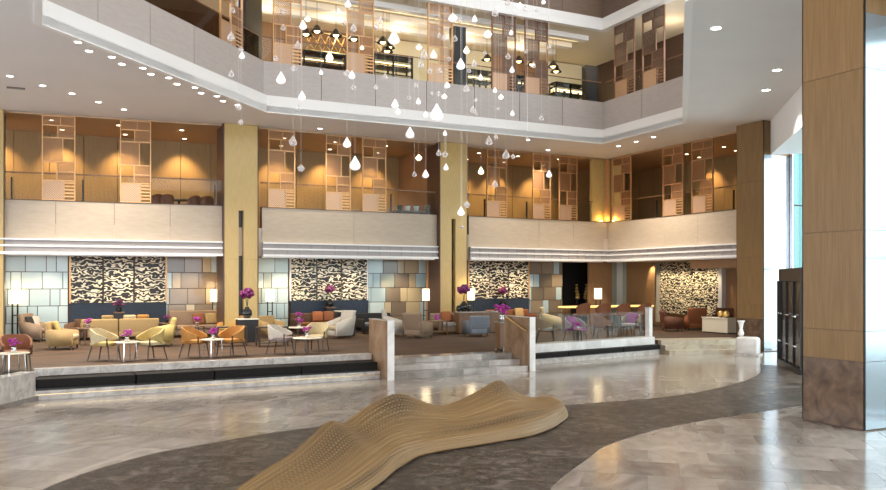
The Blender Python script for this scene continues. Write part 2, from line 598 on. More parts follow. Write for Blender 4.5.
def frame(p, q):
    """matrix whose x axis runs from p to q on the ground, y to the left of it"""
    a = math.atan2(q[1] - p[1], q[0] - p[0])
    return Matrix.Translation((p[0], p[1], 0)) @ Matrix.Rotation(a, 4, 'Z'), math.hypot(q[0] - p[0], q[1] - p[1])


def offset_line(pts, off):
    """shift an open polyline to its left by off, mitred"""
    out = []
    n = len(pts)
    for i in range(n):
        ns = []
        for a, b in ((i - 1, i), (i, i + 1)):
            if a >= 0 and b < n:
                dx, dy = pts[b][0] - pts[a][0], pts[b][1] - pts[a][1]
                l = math.hypot(dx, dy)
                ns.append((-dy / l, dx / l))
        if len(ns) == 1:
            nx, ny = ns[0]; k = 1
        else:
            nx, ny = ns[0][0] + ns[1][0], ns[0][1] + ns[1][1]
            l = math.hypot(nx, ny); nx /= l; ny /= l
            k = 1 / max(0.3, nx * ns[0][0] + ny * ns[0][1])
        out.append((pts[i][0] + nx * off * k, pts[i][1] + ny * off * k))
    return out


def sweep(prof, pts, name, m, parent=None):
    """closed profile of (offset to the left, z) swept along an open polyline"""
    b = MB()
    rows = []
    for off, z in prof:
        rows.append([b.bm.verts.new((x, y, z)) for x, y in offset_line(pts, off)])
    n = len(prof)
    for i in range(n):
        A, B = rows[i], rows[(i + 1) % n]
        for k in range(len(pts) - 1):
            b.bm.faces.new((A[k], A[k + 1], B[k + 1], B[k]))
    b.bm.faces.new([r[0] for r in rows]); b.bm.faces.new([r[-1] for r in rows])
    return b.build(name, m, parent)


# ------------------------------------------------------------------ floor: diagonal marble slabs and the dark curved band
TA = R_(90 - 40)          # slab courses run parallel to the glazed side wall
TS = 0.82
floor = MB().plate([(-14, -6), (27, -6), (27, 40), (-14, 40)], [], -0.30, -0.004).build('floor', M_GROUT)
skind(floor, 'polished grey marble lobby floor with dark curved band')
tile_me = MB()
h_ = TS / 2 - 0.003
tile_me.box(-h_, h_, -h_, h_, -0.02, 0.0)
tile_me = tile_me.mesh('floor_tile', M_TILE)
cells = []
ca, sa = math.cos(TA), math.sin(TA)
for i in range(-40, 60):
    for j in range(-40, 60):
        u, v = i * TS, (j + (0.5 if i % 2 else 0)) * TS
        x, y = u * ca - v * sa, u * sa + v * ca
        d = x * FX + y * FY
        a = x * RX + y * RY
        if d < 7.2 or abs(a) > 0.56 * d + 1.2 or y > 24 or x > 26:
            continue
        cells.append((d, x, y))
cells.sort()
for d, x, y in cells[:300]:
    place('floor_tile', tile_me, floor, Matrix.Translation((x, y, 0)) @ Matrix.Rotation(TA, 4, 'Z'))
rest = MB()
for d, x, y in cells[300:]:
    rest.box(-h_, h_, -h_, h_, -0.02, 0.0, Matrix.Translation((x, y, 0)) @ Matrix.Rotation(TA, 4, 'Z'))
o = rest.build('floor_tiles_far', M_TILES, floor)
o['kind'] = 'stuff'


def spline(pts, n):
    """Catmull-Rom through the points, n samples"""
    P = [Vector(p) for p in pts]
    P = [P[0] * 2 - P[1]] + P + [P[-1] * 2 - P[-2]]
    out = []
    m = len(P) - 3
    for k in range(n):
        t = k / (n - 1) * m
        i = min(int(t), m - 1); f = t - i
        a, b, c, d = P[i:i + 4]
        out.append(0.5 * ((2 * b) + (c - a) * f + (2 * a - 5 * b + 4 * c - d) * f * f + (3 * b - a - 3 * c + d) * f ** 3))
    return out


NB = 23
outer_c = spline([(-2.4, 5.0), (-0.9, 8.8), (0.13, 11.12), (1.21, 12.4), (2.13, 12.97), (4.06, 13.72), (6.8, 14.0), (9.51, 14.01), (11.34, 13.97), (12.77, 14.13), (14.38, 14.67), (15.97, 15.41), (17.75, 16.56), (19.6, 18.3)], NB * 4 + 1)
inner_c = spline([(2.6, 2.0), (4.3, 6.6), (5.1, 7.9), (6.03, 8.84), (6.96, 9.6), (7.88, 10.31), (9.33, 10.98), (10.3, 11.25), (11.23, 11.44), (12.45, 11.62), (13.85, 11.87), (16.5, 12.4), (18.6, 13.3), (20.6, 15.2)], NB * 4 + 1)
for k in range(NB):
    for half in (0, 1):
        o_, i_ = outer_c[k * 4:k * 4 + 5], inner_c[k * 4:k * 4 + 5]
        w0, w1 = (0.0, 0.5) if half == 0 else (0.5, 1.0)
        A = [a.lerp(c, w0 + (0.0015 if half else 0)) for a, c in zip(o_, i_)]
        B = [a.lerp(c, w1 - (0.0015 if not half else 0)) for a, c in zip(o_, i_)]
        A[-1] = A[-1].lerp(A[-2], 0.008); B[-1] = B[-1].lerp(B[-2], 0.008)
        MB().prism([(p.x, p.y) for p in A] + [(p.x, p.y) for p in reversed(B)], -0.012, 0.003).build('dark_floor_slab', M_BAND, floor)

# ------------------------------------------------------------------ building shell
ZC = 8.18                       # lobby ceiling
ZS, ZG = 3.42, 4.45             # underside and top of the gallery slab
ZP = 5.21                       # gallery parapet top
FAC = [(-2.6, 31.5), (-0.96, 31.35), (6.95, 30.55), (15.75, 30.85), (23.96, 31.37)]   # facade nodes
ATR = [(0.1, 2.0), (0.2, 20.4), (7.05, 27.7), (21.05, 27.95), (20.9, 23.05), (11.85, 13.0), (11.85, 2.0)]  # atrium edge, building on its left
outline = [(-14, -5), (-14, 36.5), (30, 36.5), (30, 21.6), (24.3, 21.5), (13.4, 8.6), (13.4, -5)]
ceil = MB().plate(outline, [ATR], ZC, ZC + 0.55).build('ceiling', M_CEIL)
skind(ceil, 'pale lobby ceiling around the atrium opening')
# restaurant ceiling and an unseen roof slab added to shut out light from above
c2 = MB().plate(outline, [offset_line(ATR, 0.3)], 12.95, 13.3).build('ceiling_restaurant', M_CREAM)
skind(c2, 'cream restaurant ceiling on the upper floor')
c3 = MB().plate(outline, [], 17.5, 17.8).build('ceiling_sky_block', M_CREAM)
skind(c3)

corn = [(0.0, -0.03), (0.0, 0.20), (0.045, 0.20), (0.045, 0.225), (0.03, 0.225), (0.03, 0.42), (0.10, 0.44), (0.10, 0.5), (0.4, 0.5), (0.4, 0.02), (0.16, 0.02), (0.16, -0.03)]
for k, zz in enumerate((ZC, 12.86)):
    t = struct('trim_%d' % (k + 1), 'white stepped cornice around the atrium edge')
    sweep([(o_, z + zz) for o_, z in corn], ATR, 'cornice', M_CORN, t)
npan = [9, 5, 7, 2, 6, 6]
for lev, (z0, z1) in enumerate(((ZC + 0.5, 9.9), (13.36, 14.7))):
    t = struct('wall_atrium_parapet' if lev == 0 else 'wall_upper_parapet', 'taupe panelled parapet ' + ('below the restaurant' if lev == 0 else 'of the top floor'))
    L1, L2 = offset_line(ATR, 0.15), offset_line(ATR, 0.30)
    for i in range(len(ATR) - 1):
        for k in range(npan[i]):
            a, b = k / npan[i], (k + 1) / npan[i]
            g = 0.012 / math.dist(ATR[i], ATR[i + 1])
            def lp(P, s): return (P[i][0] + (P[i + 1][0] - P[i][0]) * s, P[i][1] + (P[i + 1][1] - P[i][1]) * s)
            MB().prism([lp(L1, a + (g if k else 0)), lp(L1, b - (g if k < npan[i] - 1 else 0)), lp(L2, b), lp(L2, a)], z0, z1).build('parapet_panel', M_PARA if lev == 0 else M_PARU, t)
    sweep([(0.17, z0), (0.17, z1 - 0.02), (0.32, z1 - 0.02), (0.32, z0)], ATR, 'parapet_core', M_SCRD, t)

# back walls
lw = MB().box(-14, 30, 36.2, 36.5, 0, 18).build('wall_back', M_GALW)
skind(lw, 'brown wall behind the galleries')
skind(MB().box(29.7, 30, 21.6, 36.5, 0, 18).build('wall_right', M_GALW), 'brown wall behind the right gallery')

# gallery slab (floor of the gallery, ceiling of the lounge)
fo = FAC[:]
slab = [(-14, 32.6)] + [(x, y + 0.02) for x, y in FAC[:-1]] + [(23.97, 31.37), (23.97, 22.0), (29.7, 22.0), (29.7, 36.2), (-14, 36.2)]
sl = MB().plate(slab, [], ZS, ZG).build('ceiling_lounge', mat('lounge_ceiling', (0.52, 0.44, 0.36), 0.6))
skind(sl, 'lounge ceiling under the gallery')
gc = MB().plate([(x, y + (0.05 if y > 23 else 0)) for x, y in slab], [], 8.12, 8.175).build('ceiling_gallery', M_GALC)
skind(gc, 'brown gallery ceiling')
gback = struct('wall_gallery', 'beige covered wall at the back of the gallery')
x = -3.0
while x < 27.0:
    MB().box(x, x + 1.18, 35.0, 35.1, ZG, 8.12).build('wall_panel', M_GALW, gback)
    x += 1.2
y = 22.2
while y < 34.8:
    MB().box(28.0, 28.1, y, y + 1.18, ZG, 8.12).build('wall_panel', M_GALW, gback)
    y += 1.2

# bays of the gallery front
BAYS = []
for i, (p, q, e0, e1) in enumerate([(FAC[1], FAC[2], -0.6, 0.65), (FAC[2], FAC[3], 0.65, 0.65), (FAC[3], FAC[4], 0.65, 0.0), (FAC[4], (23.96, 22.66), 0.0, 0.0)]):
    M, L = frame(p, q)
    BAYS.append((M, e0, L - e1))
joints = [[on_y(56, 31.2), on_y(115, 30.95), on_y(171, 30.8)], [on_y(354, 30.7)], [on_y(540, 31.05), on_y(574, 31.2)], [on_x(632, 23.96), on_x(664, 23.96), on_x(698, 23.96)]]
names = ['left', 'middle', 'right', 'side']
for bi, (M, u0, u1) in enumerate(BAYS):
    side = bi == 3
    t = struct('wall_gallery_front_' + names[bi], 'beige panelled gallery parapet over a white louvred ledge')
    js = []
    for j in joints[bi]:
        js.append((31.37 - j) if side else (j - M.translation.x))
    us = [u0] + js + [u1]
    sgn = -1 if side else 1
    # the side bay runs towards the viewer, so the building lies to its left (+y) as well
    for a, b in zip(us, us[1:]):
        MB().box(a + 0.006, b - 0.006, 0.0, 0.12, 3.92, ZP).build('parapet_panel', M_PARB, t, M)
    MB().box(u0, u1, 0.03, 0.2, 3.9, ZP - 0.01).build('parapet_core', M_SCRD, t, M)
    MB().box(u0, u1, -0.02, 0.0 + 0.3, ZP, ZP + 0.025).build('coping', M_SCRD, t, M)
    # louvred ledge
    MB().box(u0, u1, -0.10, 0.02, 3.44, 3.92).build('grille_back', M_GRILLE, t, M)
    for z, hh, pr in ((3.90, 0.05, 0.17), (3.685, 0.06, 0.15), (3.44, 0.085, 0.19)):
        MB().box(u0, u1, -pr, 0.0, z - hh / 2, z + hh / 2).build('ledge_bar', M_WHITE, t, M)
    MB().box(u0 + 0.0, u1 - (0.0 if side else 0.35), -0.05, 0.25, 3.36, 3.42).build('ledge_lip', M_WHITE, t, M)
    n = int((u1 - u0) / 0.46)
    for k in range(n + 1):
        uu = u0 + (u1 - u0) * k / n
        MB().box(uu - 0.008, uu + 0.008, -0.125, -0.09, 3.46, 3.88).build('louvre_divider', M_GRILLE, t, M)
    # glass balustrade above the parapet
    g = thing('glass_balustrade', ['clear glass balustrade on the left gallery parapet, nearest the left edge', 'clear glass balustrade on the middle gallery parapet between gold piers', 'clear glass balustrade on the gallery parapet beside the corner', 'clear glass balustrade on the right side gallery parapet'][bi], 'balustrade')
    g.matrix_world = M
    MB().box(u0, u1, 0.15, 0.162, ZP + 0.025, ZP + 0.92).build('glass_pane', M_GLASS, g)
    MB().box(u0, u1, 0.13, 0.18, ZP + 0.92, ZP + 0.965).build('handrail', M_WALN, g)
    k = u0 + 0.9
    while k < u1:
        MB().box(k, k + 0.05, 0.19, 0.24, ZP + 0.025, ZP + 0.78).build('post', M_DARK, g)
        k += 2.2

# ------------------------------------------------------------------ gold piers
def pier(x0, x1, yf, label, gap=True):
    t = thing('pier', label, 'pier', ((x0 + x1) / 2, yf, 0))
    w = (x1 - x0) / 2
    MB().box(-w, w, 0, 1.2, 5.05, ZC - 0.01).build('upper_panel', M_GOLD, t)
    MB().box(-w, -0.09, 0, 1.2, 3.3, 5.05).build('side_panel', M_GOLD, t)
    MB().box(0.09, w, 0, 1.2, 3.3, 5.05).build('side_panel', M_GOLD, t)
    MB().box(-w, -0.09, 0.004, 1.2, 0.45, 3.295).build('lower_panel', M_GOLD, t)
    MB().box(0.09, w, 0.004, 1.2, 0.45, 3.295).build('lower_panel', M_GOLD, t)
    MB().box(-0.09, 0.09, 0.25, 1.2, 0.45, 5.05).build('recess', M_DGLS, t)
    for s in (-1, 1):
        MB().box(s * w - 0.015, s * w + 0.015, -0.01, 1.2, 0.45, ZC - 0.012).build('edge_trim', M_SCRD, t)
    return t


pier(on_y(224, 30.35), on_y(258, 30.35), 30.35, 'gold panelled pier with a narrow dark slot, nearer the left edge')
pier(on_y(440, 30.55), on_y(467, 30.55), 30.55, 'gold panelled pier with a narrow dark slot, behind the stairs')
pier(-2.2, on_y(4, 31.2), 31.2, 'gold panelled pier cut by the left edge of the picture')
# corner pier: two canted slabs with uplights
t = thing('corner_pier', 'slim gold corner pier lit from below where both galleries meet', 'pier', (23.85, 31.2, 0))
MB().box(-0.75, -0.03, 0.25, 0.40, ZP + 0.03, 8.11, Matrix.Rotation(R_(0), 4, 'Z')).build('back_slab', M_GOLD, t)
MB().box(-0.09, 0.09, 0.0, 0.18, ZP + 0.03, 8.11).build('fin', M_BRZ, t)
MB().box(0.20, 0.35, -0.65, 0.2, ZP + 0.03, 8.11).build('return_slab', M_GOLD, t)
for dx, dy in ((-0.3, 0.12), (0.1, -0.25)):
    MB().lathe([(0, 0), (0.06, 0), (0.06, 0.05), (0, 0.05)], 10, (dx, dy, ZP + 0.03)).build('uplight', M_STRIP, t)
    light('uplight_glow', 'POINT', (dx, dy, ZP + 0.16), 5.5, (1, 0.62, 0.16), 0.09, parent=t)
# brown wall stubs that close the bays beside the piers
wl = struct('wall_lounge_returns', 'brown timber returns beside the piers')
MB().box(on_y(428, 31.6), on_y(441, 31.6), 31.6, 31.8, 0.45, ZS).build('timber_return', M_BRNW, wl)
MB().box(on_y(590, 32.0), on_y(612, 32.0), 32.0, 32.2, 0.45, ZS).build('timber_return', M_BRNW, wl)
MB().box(on_y(217, 32.3), on_y(228, 32.3), 32.3, 32.45, 0.45, ZS).build('timber_return', M_BRNW, wl)
gr = struct('wall_gallery_returns', 'gold returns beside the gallery piers')
MB().box(on_y(434, 31.3), on_y(441, 31.0), 30.95, 35.0, ZG, 8.11).build('gold_return', M_BRNW, gr)

# ------------------------------------------------------------------ pierced bronze screens
def screen_parts(t, w, h, mframe, mpan, mfine):
    fr = 0.035
    for s in (0, 1):
        MB().box(s * (w - fr), s * (w - fr) + fr, -0.035, 0.035, 0, h).build('upright', mframe, t)
    def bar(x0, x1, z0, z1):
        MB().box(x0 * w, x1 * w, -0.025, 0.025, z0 * h, z1 * h).build('bar', mframe, t)
    def pan(x0, x1, z0, z1, m):
        MB().box(x0 * w + .02, x1 * w - .02, -0.008, 0.008, z0 * h + .01, z1 * h - .01).build('pierced_panel', m, t)
    b = 0.006
    for z in (0.006, 0.235, 0.455, 0.74, 0.885, 0.994):
        bar(0.03, 0.97, z - b, z + b)
    vs = {(0.006, 0.235): 0.66, (0.235, 0.455): 0.45, (0.455, 0.74): 0.62, (0.74, 0.885): 0.47, (0.885, 0.994): 0.55}
    for (a, c), x in vs.items():
        bar(x - 0.014, x + 0.014, a, c)
    pan(0.02, 0.66, 0.01, 0.235, mfine)
    for k in range(5):
        bar(0.66, 0.97, 0.04 + k * 0.04, 0.058 + k * 0.04)
    pan(0.45, 0.98, 0.34, 0.455, mpan)
    bar(0.45, 0.97, 0.335, 0.347)
    pan(0.45, 0.98, 0.235, 0.34, mpan)
    pan(0.02, 0.62, 0.455, 0.74, mpan)
    pan(0.47, 0.98, 0.74, 0.885, mpan)
    pan(0.02, 0.55, 0.885, 0.994, mpan)
    pan(0.55, 0.98, 0.885, 0.994, mpan)


def screen(M, u0, u1, v, z0, z1, label, group, mset):
    t = thing('lattice_screen', label, 'screen', group=group)
    t.matrix_world = M @ Matrix.Translation((u0, v, z0))
    screen_parts(t, u1 - u0, z1 - z0, *mset)
    return t


SETA = (M_BRZ, M_LATT, M_LATTF)
SETD = (M_BRZD, M_LATTD, M_LATTF)
gal = [(0, 41, 75, 'bronze lattice screen on the left gallery, first from the left edge'),
       (0, 120, 151, 'bronze lattice screen on the left gallery, nearest the first gold pier'),
       (1, 266, 293, 'bronze lattice screen on the middle gallery, just right of the first gold pier'),
       (1, 324, 349, 'bronze lattice screen in the centre of the middle gallery'),
       (1, 361, 385, 'bronze lattice screen on the middle gallery, third from the first gold pier'),
       (2, 488, 509, 'bronze lattice screen just right of the second gold pier'),
       (2, 536, 555, 'bronze lattice screen midway between second pier and corner'),
       (2, 564, 583, 'bronze lattice screen left of the lit corner pier')]
for bi, a, b, lab in gal:
    M = BAYS[bi][0]
    yy = 30.9 if bi != 0 else 31.0
    inv = M.inverted()
    ua = (inv @ Vector((on_y(a, yy), yy, 0))).x
    ub = (inv @ Vector((on_y(b, yy), yy, 0))).x
    screen(M, ua, ub, 0.06, ZP + 0.03, 8.11, lab, 'lattice screens along the gallery', SETA)
for a, b, lab in ((612, 630, 'bronze lattice screen just right of the lit corner pier'),
                  (662, 682, 'bronze lattice screen in the middle of the right side gallery'),
                  (691, 712, 'bronze lattice screen on the side gallery, nearest the brown column')):
    screen(BAYS[3][0], 31.37 - on_x(a, 23.96), 31.37 - on_x(b, 23.96), 0.06, ZP + 0.03, 8.11, lab, 'lattice screens along the gallery', SETA)

# screens of the restaurant floor stand on the atrium parapet
LA = offset_line(ATR, 0.24)
def hit(px, i, v=0.0):
    p, q = LA[i], LA[i + 1]
    ll = math.dist(p, q); nx, ny = -(q[1] - p[1]) / ll * v, (q[0] - p[0]) / ll * v
    p, q = (p[0] + nx, p[1] + ny), (q[0] + nx, q[1] + ny)
    u = (px - CX) / FPX
    dx, dy = FX + RX * u, FY + RY * u
    ex, ey = q[0] - p[0], q[1] - p[1]
    den = dx * ey - dy * ex
    return (dy * p[0] - dx * p[1]) / den * math.hypot(ex, ey)
for i, a, b, lab in ((1, 221, 243, 'bronze lattice screen of the restaurant on the canted left parapet'),
                     (2, 273, 302, 'bronze lattice screen of the restaurant beside the canted corner'),
                     (2, 347, 374, 'bronze lattice screen of the restaurant between the two open dining views'),
                     (2, 428, 453, 'bronze lattice screen of the restaurant beside the dark doorway'),
                     (2, 492, 516, 'dark lattice screen of the restaurant, left one of a pair'),
                     (2, 525, 548, 'dark lattice screen of the restaurant, right one of a pair'),
                     (3, 614, 634, 'dark lattice screen on the right restaurant parapet, beside the far corner'),
                     (3, 642, 664, 'dark lattice screen on the right restaurant parapet, nearest the ceiling edge')):
    M, L = frame(LA[i], LA[i + 1])
    ss = sorted((hit(a, i), hit(b, i)))
    screen(M, ss[0], ss[1], 0.03, 9.9, 12.84, lab, 'lattice screens of the restaurant', SETD if i == 3 or a > 480 else SETA)
# glass balustrade over the atrium parapet
for i, lab in ((1, 'smoked glass balustrade on the canted left atrium parapet'), (2, 'smoked glass balustrade on the long atrium parapet'), (3, 'smoked glass balustrade on the right atrium parapet')):
    M, L = frame(LA[i], LA[i + 1])
    g = thing('glass_balustrade', lab, 'balustrade'); g.matrix_world = M
    MB().box(0.03, L - 0.03, 0.10, 0.112, 9.88, 10.75).build('glass_pane', M_GLASD if i == 1 else M_GLASS, g)
    MB().box(0.03, L - 0.03, 0.085, 0.125, 10.75, 10.785).build('handrail', M_BRZD, g)

# ------------------------------------------------------------------ restaurant behind the atrium parapet
rw = struct('wall_restaurant', 'cream and dark walls at the back of the restaurant')
MB().box(-2, 22.5, 33.4, 33.6, 8.73, 12.95).build('timber_wall', M_BRNW, rw)
MB().box(on_y(376, 33.2), on_y(448, 33.2), 33.2, 33.38, 8.73, 12.9).build('cream_wall', M_RESTW, rw)
MB().box(on_y(466, 33.2), on_y(492, 33.2), 33.2, 33.38, 8.73, 12.9).build('cream_wall', M_RESTW, rw)
MB().box(on_y(548, 33.2), on_y(600, 33.2), 33.2, 33.38, 11.4, 12.9).build('cream_wall', M_RESTW, rw)
MB().box(24.6, 24.8, 21.8, 33.4, 8.73, 12.95).build('dark_wall', M_SCRD, rw)
MB().box(on_y(586, 28.9), on_y(598, 28.9), 28.9, 29.2, 8.73, 11.6).build('dark_block', M_DARK, rw)
MB().box(on_y(545, 32.9), on_y(592, 32.9), 32.9, 33.15, 8.73, 11.3).build('olive_panel', M_OLIVE, rw)
Mb, Lb = frame(LA[2], LA[3])
def r2(px, v=0.0): return hit(px, 2, v)
MB().box(r2(454, .5), r2(466, .5), 0.5, 0.9, 8.73, 12.3).build('dark_door', M_DARK, rw, Mb)
Ma, La = frame(LA[1], LA[2])
MB().box(hit(246, 1, .7), hit(262, 1, .7), 0.7, 1.0, 8.73, 12.6).build('dark_door', M_DARK, rw, Ma)
for k, (v, z) in enumerate(((1.0, 12.75), (2.2, 12.75), (3.4, 12.75))):
    MB().box(0, Lb, v, v + 0.35, 12.75, 12.95).build('ceiling_beam', M_CORN, rw, Mb)
MB().box(0, Lb, 1.75, 1.8, 12.90, 12.94).build('light_slot', M_STRIP, rw, Mb)
MB().box(r2(552, 4.6), r2(590, 4.6), 4.6, 4.66, 11.4, 11.5).build('light_slot', M_STRIP, rw, Mb)


def rack(u0, u1, v, label):
    t = thing('bottle_rack', label, 'rack'); t.matrix_world = Mb @ Matrix.Translation((0, 0, 8.73))
    for u in (u0, (u0 + u1) / 2, u1):
        for dv in (0, 0.5):
            MB().box(u - 0.03, u + 0.03, v + dv - 0.03, v + dv + 0.03, 0, 2.35).build('post', M_DARK, t)
    for z in (0.9, 1.35, 1.62, 1.9, 2.15, 2.33):
        MB().box(u0 - 0.03, u1 + 0.03, v - 0.03, v + 0.53, z, z + 0.05).build('shelf', M_DARK, t)
    for z in (1.55, 2.1):
        MB().box(u0, u1, v + 0.2, v + 0.24, z, z + 0.03).build('shelf_light', M_STRIP, t)
    n = int((u1 - u0) / 0.16)
    for k in range(n):
        u = u0 + 0.1 + k * 0.16
        z = random.choice((1.4, 1.67, 1.95))
        MB().lathe([(0, 0), (0.045, 0), (0.045, 0.1), (0.018, 0.14), (0.018, 0.19), (0, 0.19)], 8, (u, v + 0.35, z)).build('jar', random.choice((M_BRASS, M_CHROME, M_TABLE)), t)
    return t


rack(r2(304, 2.2), r2(345, 2.2), 2.2, 'dark open bottle rack in the restaurant behind the left dining view')
rack(r2(374, 1.4), r2(412, 1.4), 1.4, 'dark open bottle rack in the restaurant behind the bright wall view')
rack(r2(467, 1.8), r2(492, 1.8), 1.8, 'dark open bottle rack in the restaurant right of the dark doorway')
rack(r2(517, 1.8), r2(526, 1.8), 1.8, 'narrow dark bottle rack seen between the dark screens')
rack(r2(556, 2.0), r2(585, 2.0), 2.0, 'low dark rack in front of the olive panel')
# timber lattice frame hung over the racks
def truss(u0, u1, v, z0, z1, n, label):
    t = thing('timber_truss', label, 'truss'); t.matrix_world = Mb
    for z in (z0, z1):
        MB().tube((u0, v, z), (u1, v, z), 0.035, n=6).build('chord', M_BRASS, t)
    for k in range(n):
        a, b = u0 + (u1 - u0) * k / n, u0 + (u1 - u0) * (k + 1) / n
        MB().tube((a, v, z0), (b, v + 0.3, z1), 0.028, n=6).build('strut', M_BRASS, t)
        MB().tube((b, v, z0), (a, v + 0.3, z1), 0.028, n=6).build('strut', M_BRASS, t)
truss(r2(306, 2.8), r2(347, 2.8), 2.8, 11.3, 12.0, 5, 'golden timber lattice over the left dining view')
truss(r2(374, 2.6), r2(392, 2.6), 2.6, 11.0, 11.9, 3, 'golden timber lattice over the bright wall view')
for n_, (px, py) in enumerate(((306, 35), (317, 32), (336, 36), (354, 40), (383, 43), (389, 48), (387, 52), (487, 60), (519, 62), (532, 65), (553, 67), (556, 72))):
    u = r2(px, 2.0)
    P = Mb @ Vector((u, 2.0, 0))
    D = P.x * FX + P.y * FY
    z = CAMH + (HORY - py) * D / FPX
    t = thing('pendant_lamp', 'black conical pendant lamp %s, %s from the left' % (('over the left dining view', ORD[n_]) if n_ < 4 else ('in front of the bright wall', ORD[n_ - 4]) if n_ < 7 else ('by the dark lattice screens', ORD[n_ - 7])), 'lamp', (P.x, P.y, z), group='black conical pendants of the restaurant %s' % ('left' if n_ < 4 else 'middle' if n_ < 7 else 'right'))
    sh = MB().lathe([(0.02, 0.27), (0.06, 0.25), (0.25, 0.0), (0.24, -0.01), (0.05, 0.22), (0.0, 0.24)], 14).build('shade', M_DARK, t)
    MB().lathe([(0, -0.06), (0.07, -0.03), (0.12, 0.03), (0.05, 0.14), (0, 0.15)], 10).build('bulb', M_STRIP, sh)
    MB().tube((0, 0, 0.26), (0, 0, 12.9 - z), 0.008, n=5).build('cord', M_DARK, t)
for u in (1.2, 3.8, 6.5, 9.5, 12.5):
    P = Mb @ Vector((u, 3.0, 12.3))
    light('restaurant_lamp', 'POINT', P, 26, (1, 0.82, 0.55), 0.3)
light('restaurant_lamp', 'POINT', (2.2, 26.5, 12.2), 30, (1, 0.78, 0.5), 0.3)
light('restaurant_lamp', 'POINT', (23.0, 26.0, 12.2), 25, (1, 0.82, 0.6), 0.3)

# ------------------------------------------------------------------ columns, beam, glazed side wall
def column(x0, x1, y0, y1, label):
    t = thing('column', label, 'column', ((x0 + x1) / 2, (y0 + y1) / 2, 0))
    a, b = (x1 - x0) / 2, (y1 - y0) / 2
    MB().box(-a + 0.02, a - 0.02, -b + 0.02, b - 0.02, 0.0, ZC - 0.01).build('core', M_SCRD, t)
    zs = [0.02, 1.15, 1.66, 3.35, 6.05, ZC - 0.01]
    for k, (z0, z1) in enumerate(zip(zs, zs[1:])):
        m = M_STONE if k == 0 else M_COLB
        MB().box(-a, -a + 0.02, -b, b, z0 + 0.004, z1 - 0.004).build('front_panel', m, t)
        MB().box(-a, a, b - 0.02, b, z0 + 0.004, z1 - 0.004).build('rear_panel', m, t)
        if z1 <= 6.06:
            MB().box(-a + 0.03, a, -b, -b + 0.02, z0 + 0.004, z1 - 0.004).build('polished_panel', M_STEEL, t)  # reflective metal gives this side its daylit brightness through the material
    MB().box(-a + 0.03, a, -b, -b + 0.02, 6.054, 6.97).build('polished_panel', M_STEEL, t)
    MB().box(-a + 0.03, a, -b, -b + 0.02, 6.974, ZC - 0.01).build('upper_panel', M_COLB, t)  # brown material marks where the daylight on this side ends at the soffit
    MB().box(-a, -a + 0.03, -b - 0.004, -b + 0.02, 0.02, ZC - 0.01).build('corner_trim', M_DARK, t)
    return t


column(12.40, 13.65, 9.35, 10.60, 'huge brown panelled column with a stone base in the right foreground')
column(23.11, 24.36, 21.40, 22.66, 'brown panelled column at the end of the side gallery')
# beam between the columns over the glazing
p0, p1 = (12.75, 8.05), (23.45, 21.4)
Mg, Lg = frame(p0, p1)
wb = struct('wall_beam', 'white beam and soffit between the two columns')
MB().box(-2, Lg, -0.25, 0.0, 6.97, ZC).build('beam_face', M_CORN, wb, Mg)
MB().box(-2, Lg, -1.05, -0.25, 6.97, 7.1).build('soffit', M_CORN, wb, Mg)
wn = struct('window_1', 'tall teal glazed curtain wall between the columns')
npn = 9
for k in range(npn):
    a, b = -1.5 + (Lg + 1.5) * k / npn, -1.5 + (Lg + 1.5) * (k + 1) / npn
    for z0, z1 in ((0.05, 2.9), (2.95, 6.95)):
        MB().box(a + 0.03, b - 0.03, -0.92, -0.90, z0, z1).build('pane', M_GLAST, wn, Mg)
    MB().box(a - 0.03, a + 0.03, -1.0, -0.84, 0, 6.97).build('mullion', M_CHROME, wn, Mg)
MB().box(-1.5, Lg, -1.0, -0.84, 2.9, 2.95).build('transom', M_CHROME, wn, Mg)
MB().box(-1.5, Lg, -1.0, -0.84, 0, 0.05).build('sill', M_CHROME, wn, Mg)
we = struct('wall_exterior', 'teal glazed outer face of the side bay seen through the glazing')
M_TEAL = mat('teal_spandrel', (0.12, 0.30, 0.29), 0.12)
MB().box(24.4, 31.0, 21.45, 21.58, 0, 9).build('outer_core', M_SCRD, we)
for k in range(8):
    for z0, z1 in ((0.02, 2.9), (2.95, 5.2), (5.25, 8.9)):
        MB().box(24.42 + k * 0.8, 25.18 + k * 0.8, 21.38, 21.45, z0, z1).build('spandrel_pane', M_TEAL, we)
    MB().box(24.38 + k * 0.8, 24.42 + k * 0.8, 21.25, 21.45, 0, 9).build('fin', M_CHROME, we)
# dark entrance vestibule at the glazing
dv = struct('door_1', 'dark metal entrance vestibule with steel pull handles')
s1 = 12.75
Mg = Mg @ Matrix.Translation((0, 0.5, 0))
MB().box(s1 - 3.4, s1, -1.4, -0.05, 2.5, 2.86).build('header', M_DARK, dv, Mg)
MB().box(s1 - 0.12, s1, -1.4, 0.0, 0, 2.5).build('jamb', M_DARK, dv, Mg)
for k in range(3):
    a = s1 - 0.14 - 1.08 * (k + 1)
    leaf = MB().box(a + 0.02, a + 1.06, -0.12, -0.08, 0.02, 2.48).build('door_leaf', M_DGLS, dv, Mg)
    MB().box(a + 0.02, a + 0.1, -0.14, -0.04, 0.02, 2.48).build('stile', M_DARK, leaf)
    for z in (0.75, 1.55):
        MB().tube((a + 0.2, 0.06, z), (a + 0.62, 0.06, z), 0.022, n=8).build('handle', M_CHROME, leaf)
MB().box(s1 - 3.4, s1 + 0.02, -0.06, 0.0, 0, 0.16).build('kick_plate', M_DARK, dv, Mg)

